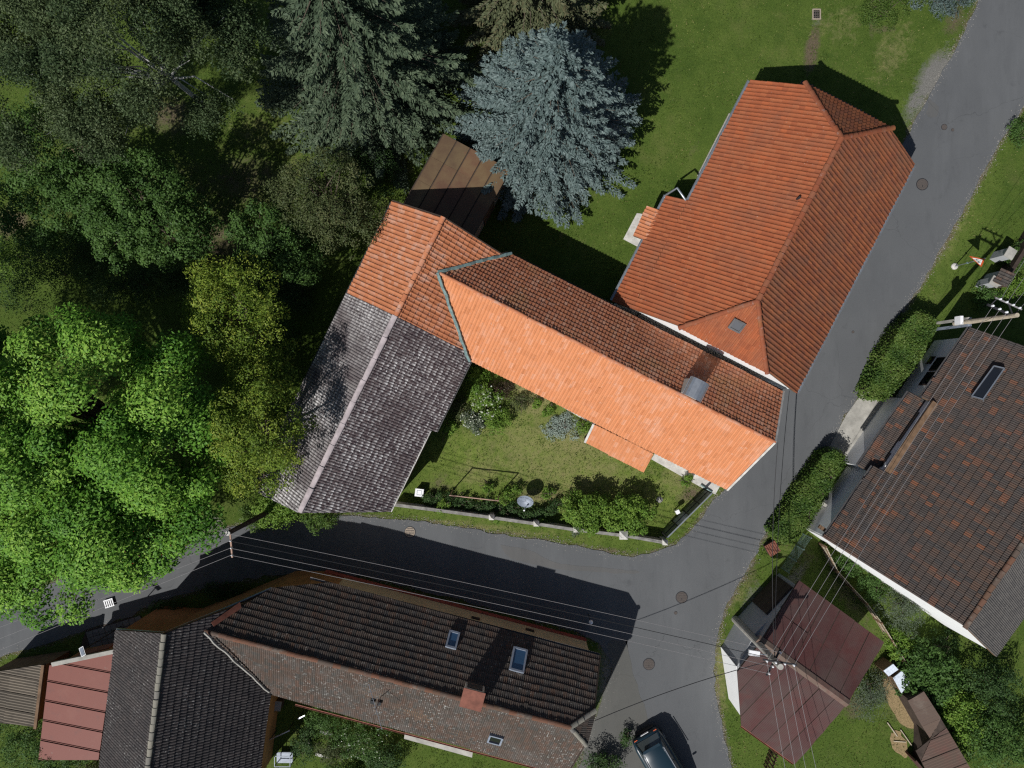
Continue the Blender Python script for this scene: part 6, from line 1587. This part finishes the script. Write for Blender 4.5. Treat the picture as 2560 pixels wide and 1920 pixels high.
# ------------------------------------------------------------------ blades of grass (nobody could count them)
def grass():
    rng = np.random.default_rng(21)
    n = 230000
    x, y = rng.uniform(-31, 31, n), rng.uniform(-23.5, 23.5, n)
    def inside(poly, x, y):
        r = np.zeros(len(x), bool); j = len(poly) - 1
        for i in range(len(poly)):
            xi, yi, xj, yj = poly[i][0], poly[i][1], poly[j][0], poly[j][1]
            c = ((yi > y) != (yj > y)) & (x < (xj - xi) * (y - yi) / (yj - yi + 1e-12) + xi)
            r ^= c; j = i
        return r
    g = lambda pts: [(lambda v: (v.x, v.y))(P(*p)) for p in pts]
    bad = inside(g(ROAD_W) + g(ROAD_S) + g(ROAD_E[::-1]), x, y)
    def rect(F, p0, p1, q0, q1): return [(lambda v: (v.x, v.y))(F(p, q)) for p, q in ((p0, q0), (p1, q0), (p1, q1), (p0, q1))]
    for poly in (rect(F1, ps + .3, pn - .3, -3, 12.8), rect(F2, w2 + .3, e2_ - .4, -5.8, 8.7), rect(F3, 3.2, e3 - .4, qn + .3, qS - .3), rect(F4, n4 + .3, s4 - .3, -8, qE - .2), rect(F5, w5, e5, 14, 24), rect(F6, w6 + .3, e6, q6n, q6s - .3), rect(F7, n7, s7, 19, 24.6),
                 g([(2160, 974), (2290, 1060), (2200, 1190), (2070, 1122)]), g([(1238, 918), (1258, 912), (1490, 1040), (1490, 1062)]), g([(2327, 232), (2282, 313), (2310, 120), (2368, 159)]), g([(1628, 1148), (1640, 1128), (1800, 1215), (1788, 1236)]),
                 g([(1566, 1600), (1650, 2000), (1430, 2000), (1495, 1770)]), g([(200, 1640), (215, 1560), (380, 1530), (700, 1440), (700, 1560), (420, 1700)])):
        bad |= inside(poly, x, y)
    x, y = x[~bad], y[~bad]; n = len(x)
    tuft = .5 + .5 * np.sin(x * 2.1 + 1.3 * np.sin(y * 1.7)) * np.sin(y * 2.4 + 1.1 * np.sin(x * 1.3))
    hgt = rng.uniform(.03, .08, n) * (.7 + .9 * tuft ** 2); az = rng.uniform(0, 6.28, n); tilt = rng.uniform(.4, 1.3, n)
    d = np.stack([np.cos(az) * np.sin(tilt), np.sin(az) * np.sin(tilt), np.cos(tilt)], -1)
    s = np.stack([-np.sin(az), np.cos(az), np.zeros(n)], -1) * rng.uniform(.012, .03, (n, 1))
    zg = .012 * np.sin(x * 1.7 + y * .6) * np.sin(y * 1.3) - .02
    b = np.stack([x, y, zg], -1)
    V = np.stack([b - s, b + s, b + d * (hgt * 1.8)[:, None]], 1).reshape(-1, 3)
    r = np.clip(.42 + .2 * np.sin(x * .9 + 2) * np.sin(y * .8) - .14 * (tuft - .5) + rng.normal(size=n) * .24, 0, 1)
    o = mesh_np('grass', V, np.arange(3 * n).reshape(n, 3), M['grass_blade'], None, None, np.repeat(r, 3), 3)
    tag(o, 'short green grass blades over lawns and verges', 'grass', None, 'stuff')
grass()

def road_grit():
    rng = np.random.default_rng(33); C = []
    for line, nn in ((ROAD_W, 3600), (ROAD_E, 3200), (ROAD_S, 1600)):
        pts = [P(*q) for q in line]; ln = np.array([(b - a).length for a, b in zip(pts[:-1], pts[1:])])
        for i in rng.choice(len(ln), nn, p=ln / ln.sum()):
            u = rng.random(); c = pts[i].lerp(pts[i + 1], u); d = (pts[i + 1] - pts[i]).normalized()
            o = rng.normal() * .16; C.append((c.x - d.y * o, c.y + d.x * o))
    C = np.array(C); n = len(C); s = rng.uniform(.012, .04, n); a0 = rng.uniform(0, 6.28, n)
    V = np.zeros((n, 4, 3))
    for k in range(3): V[:, k, 0] = C[:, 0] + s * np.cos(a0 + 2.09 * k); V[:, k, 1] = C[:, 1] + s * np.sin(a0 + 2.09 * k); V[:, k, 2] = .012
    V[:, 3, 0] = C[:, 0]; V[:, 3, 1] = C[:, 1]; V[:, 3, 2] = .022 + s * .7
    b = np.arange(n)[:, None] * 4
    T = np.concatenate([b + np.array([[0, 1, 3]]), b + np.array([[1, 2, 3]]), b + np.array([[2, 0, 3]])])
    o = mesh_np('road_grit', V.reshape(-1, 3), T, M['gravel_white'], None, None, None, 3)
    tag(o, 'loose grit strewn along the road edges', 'grit', None, 'stuff')
road_grit()
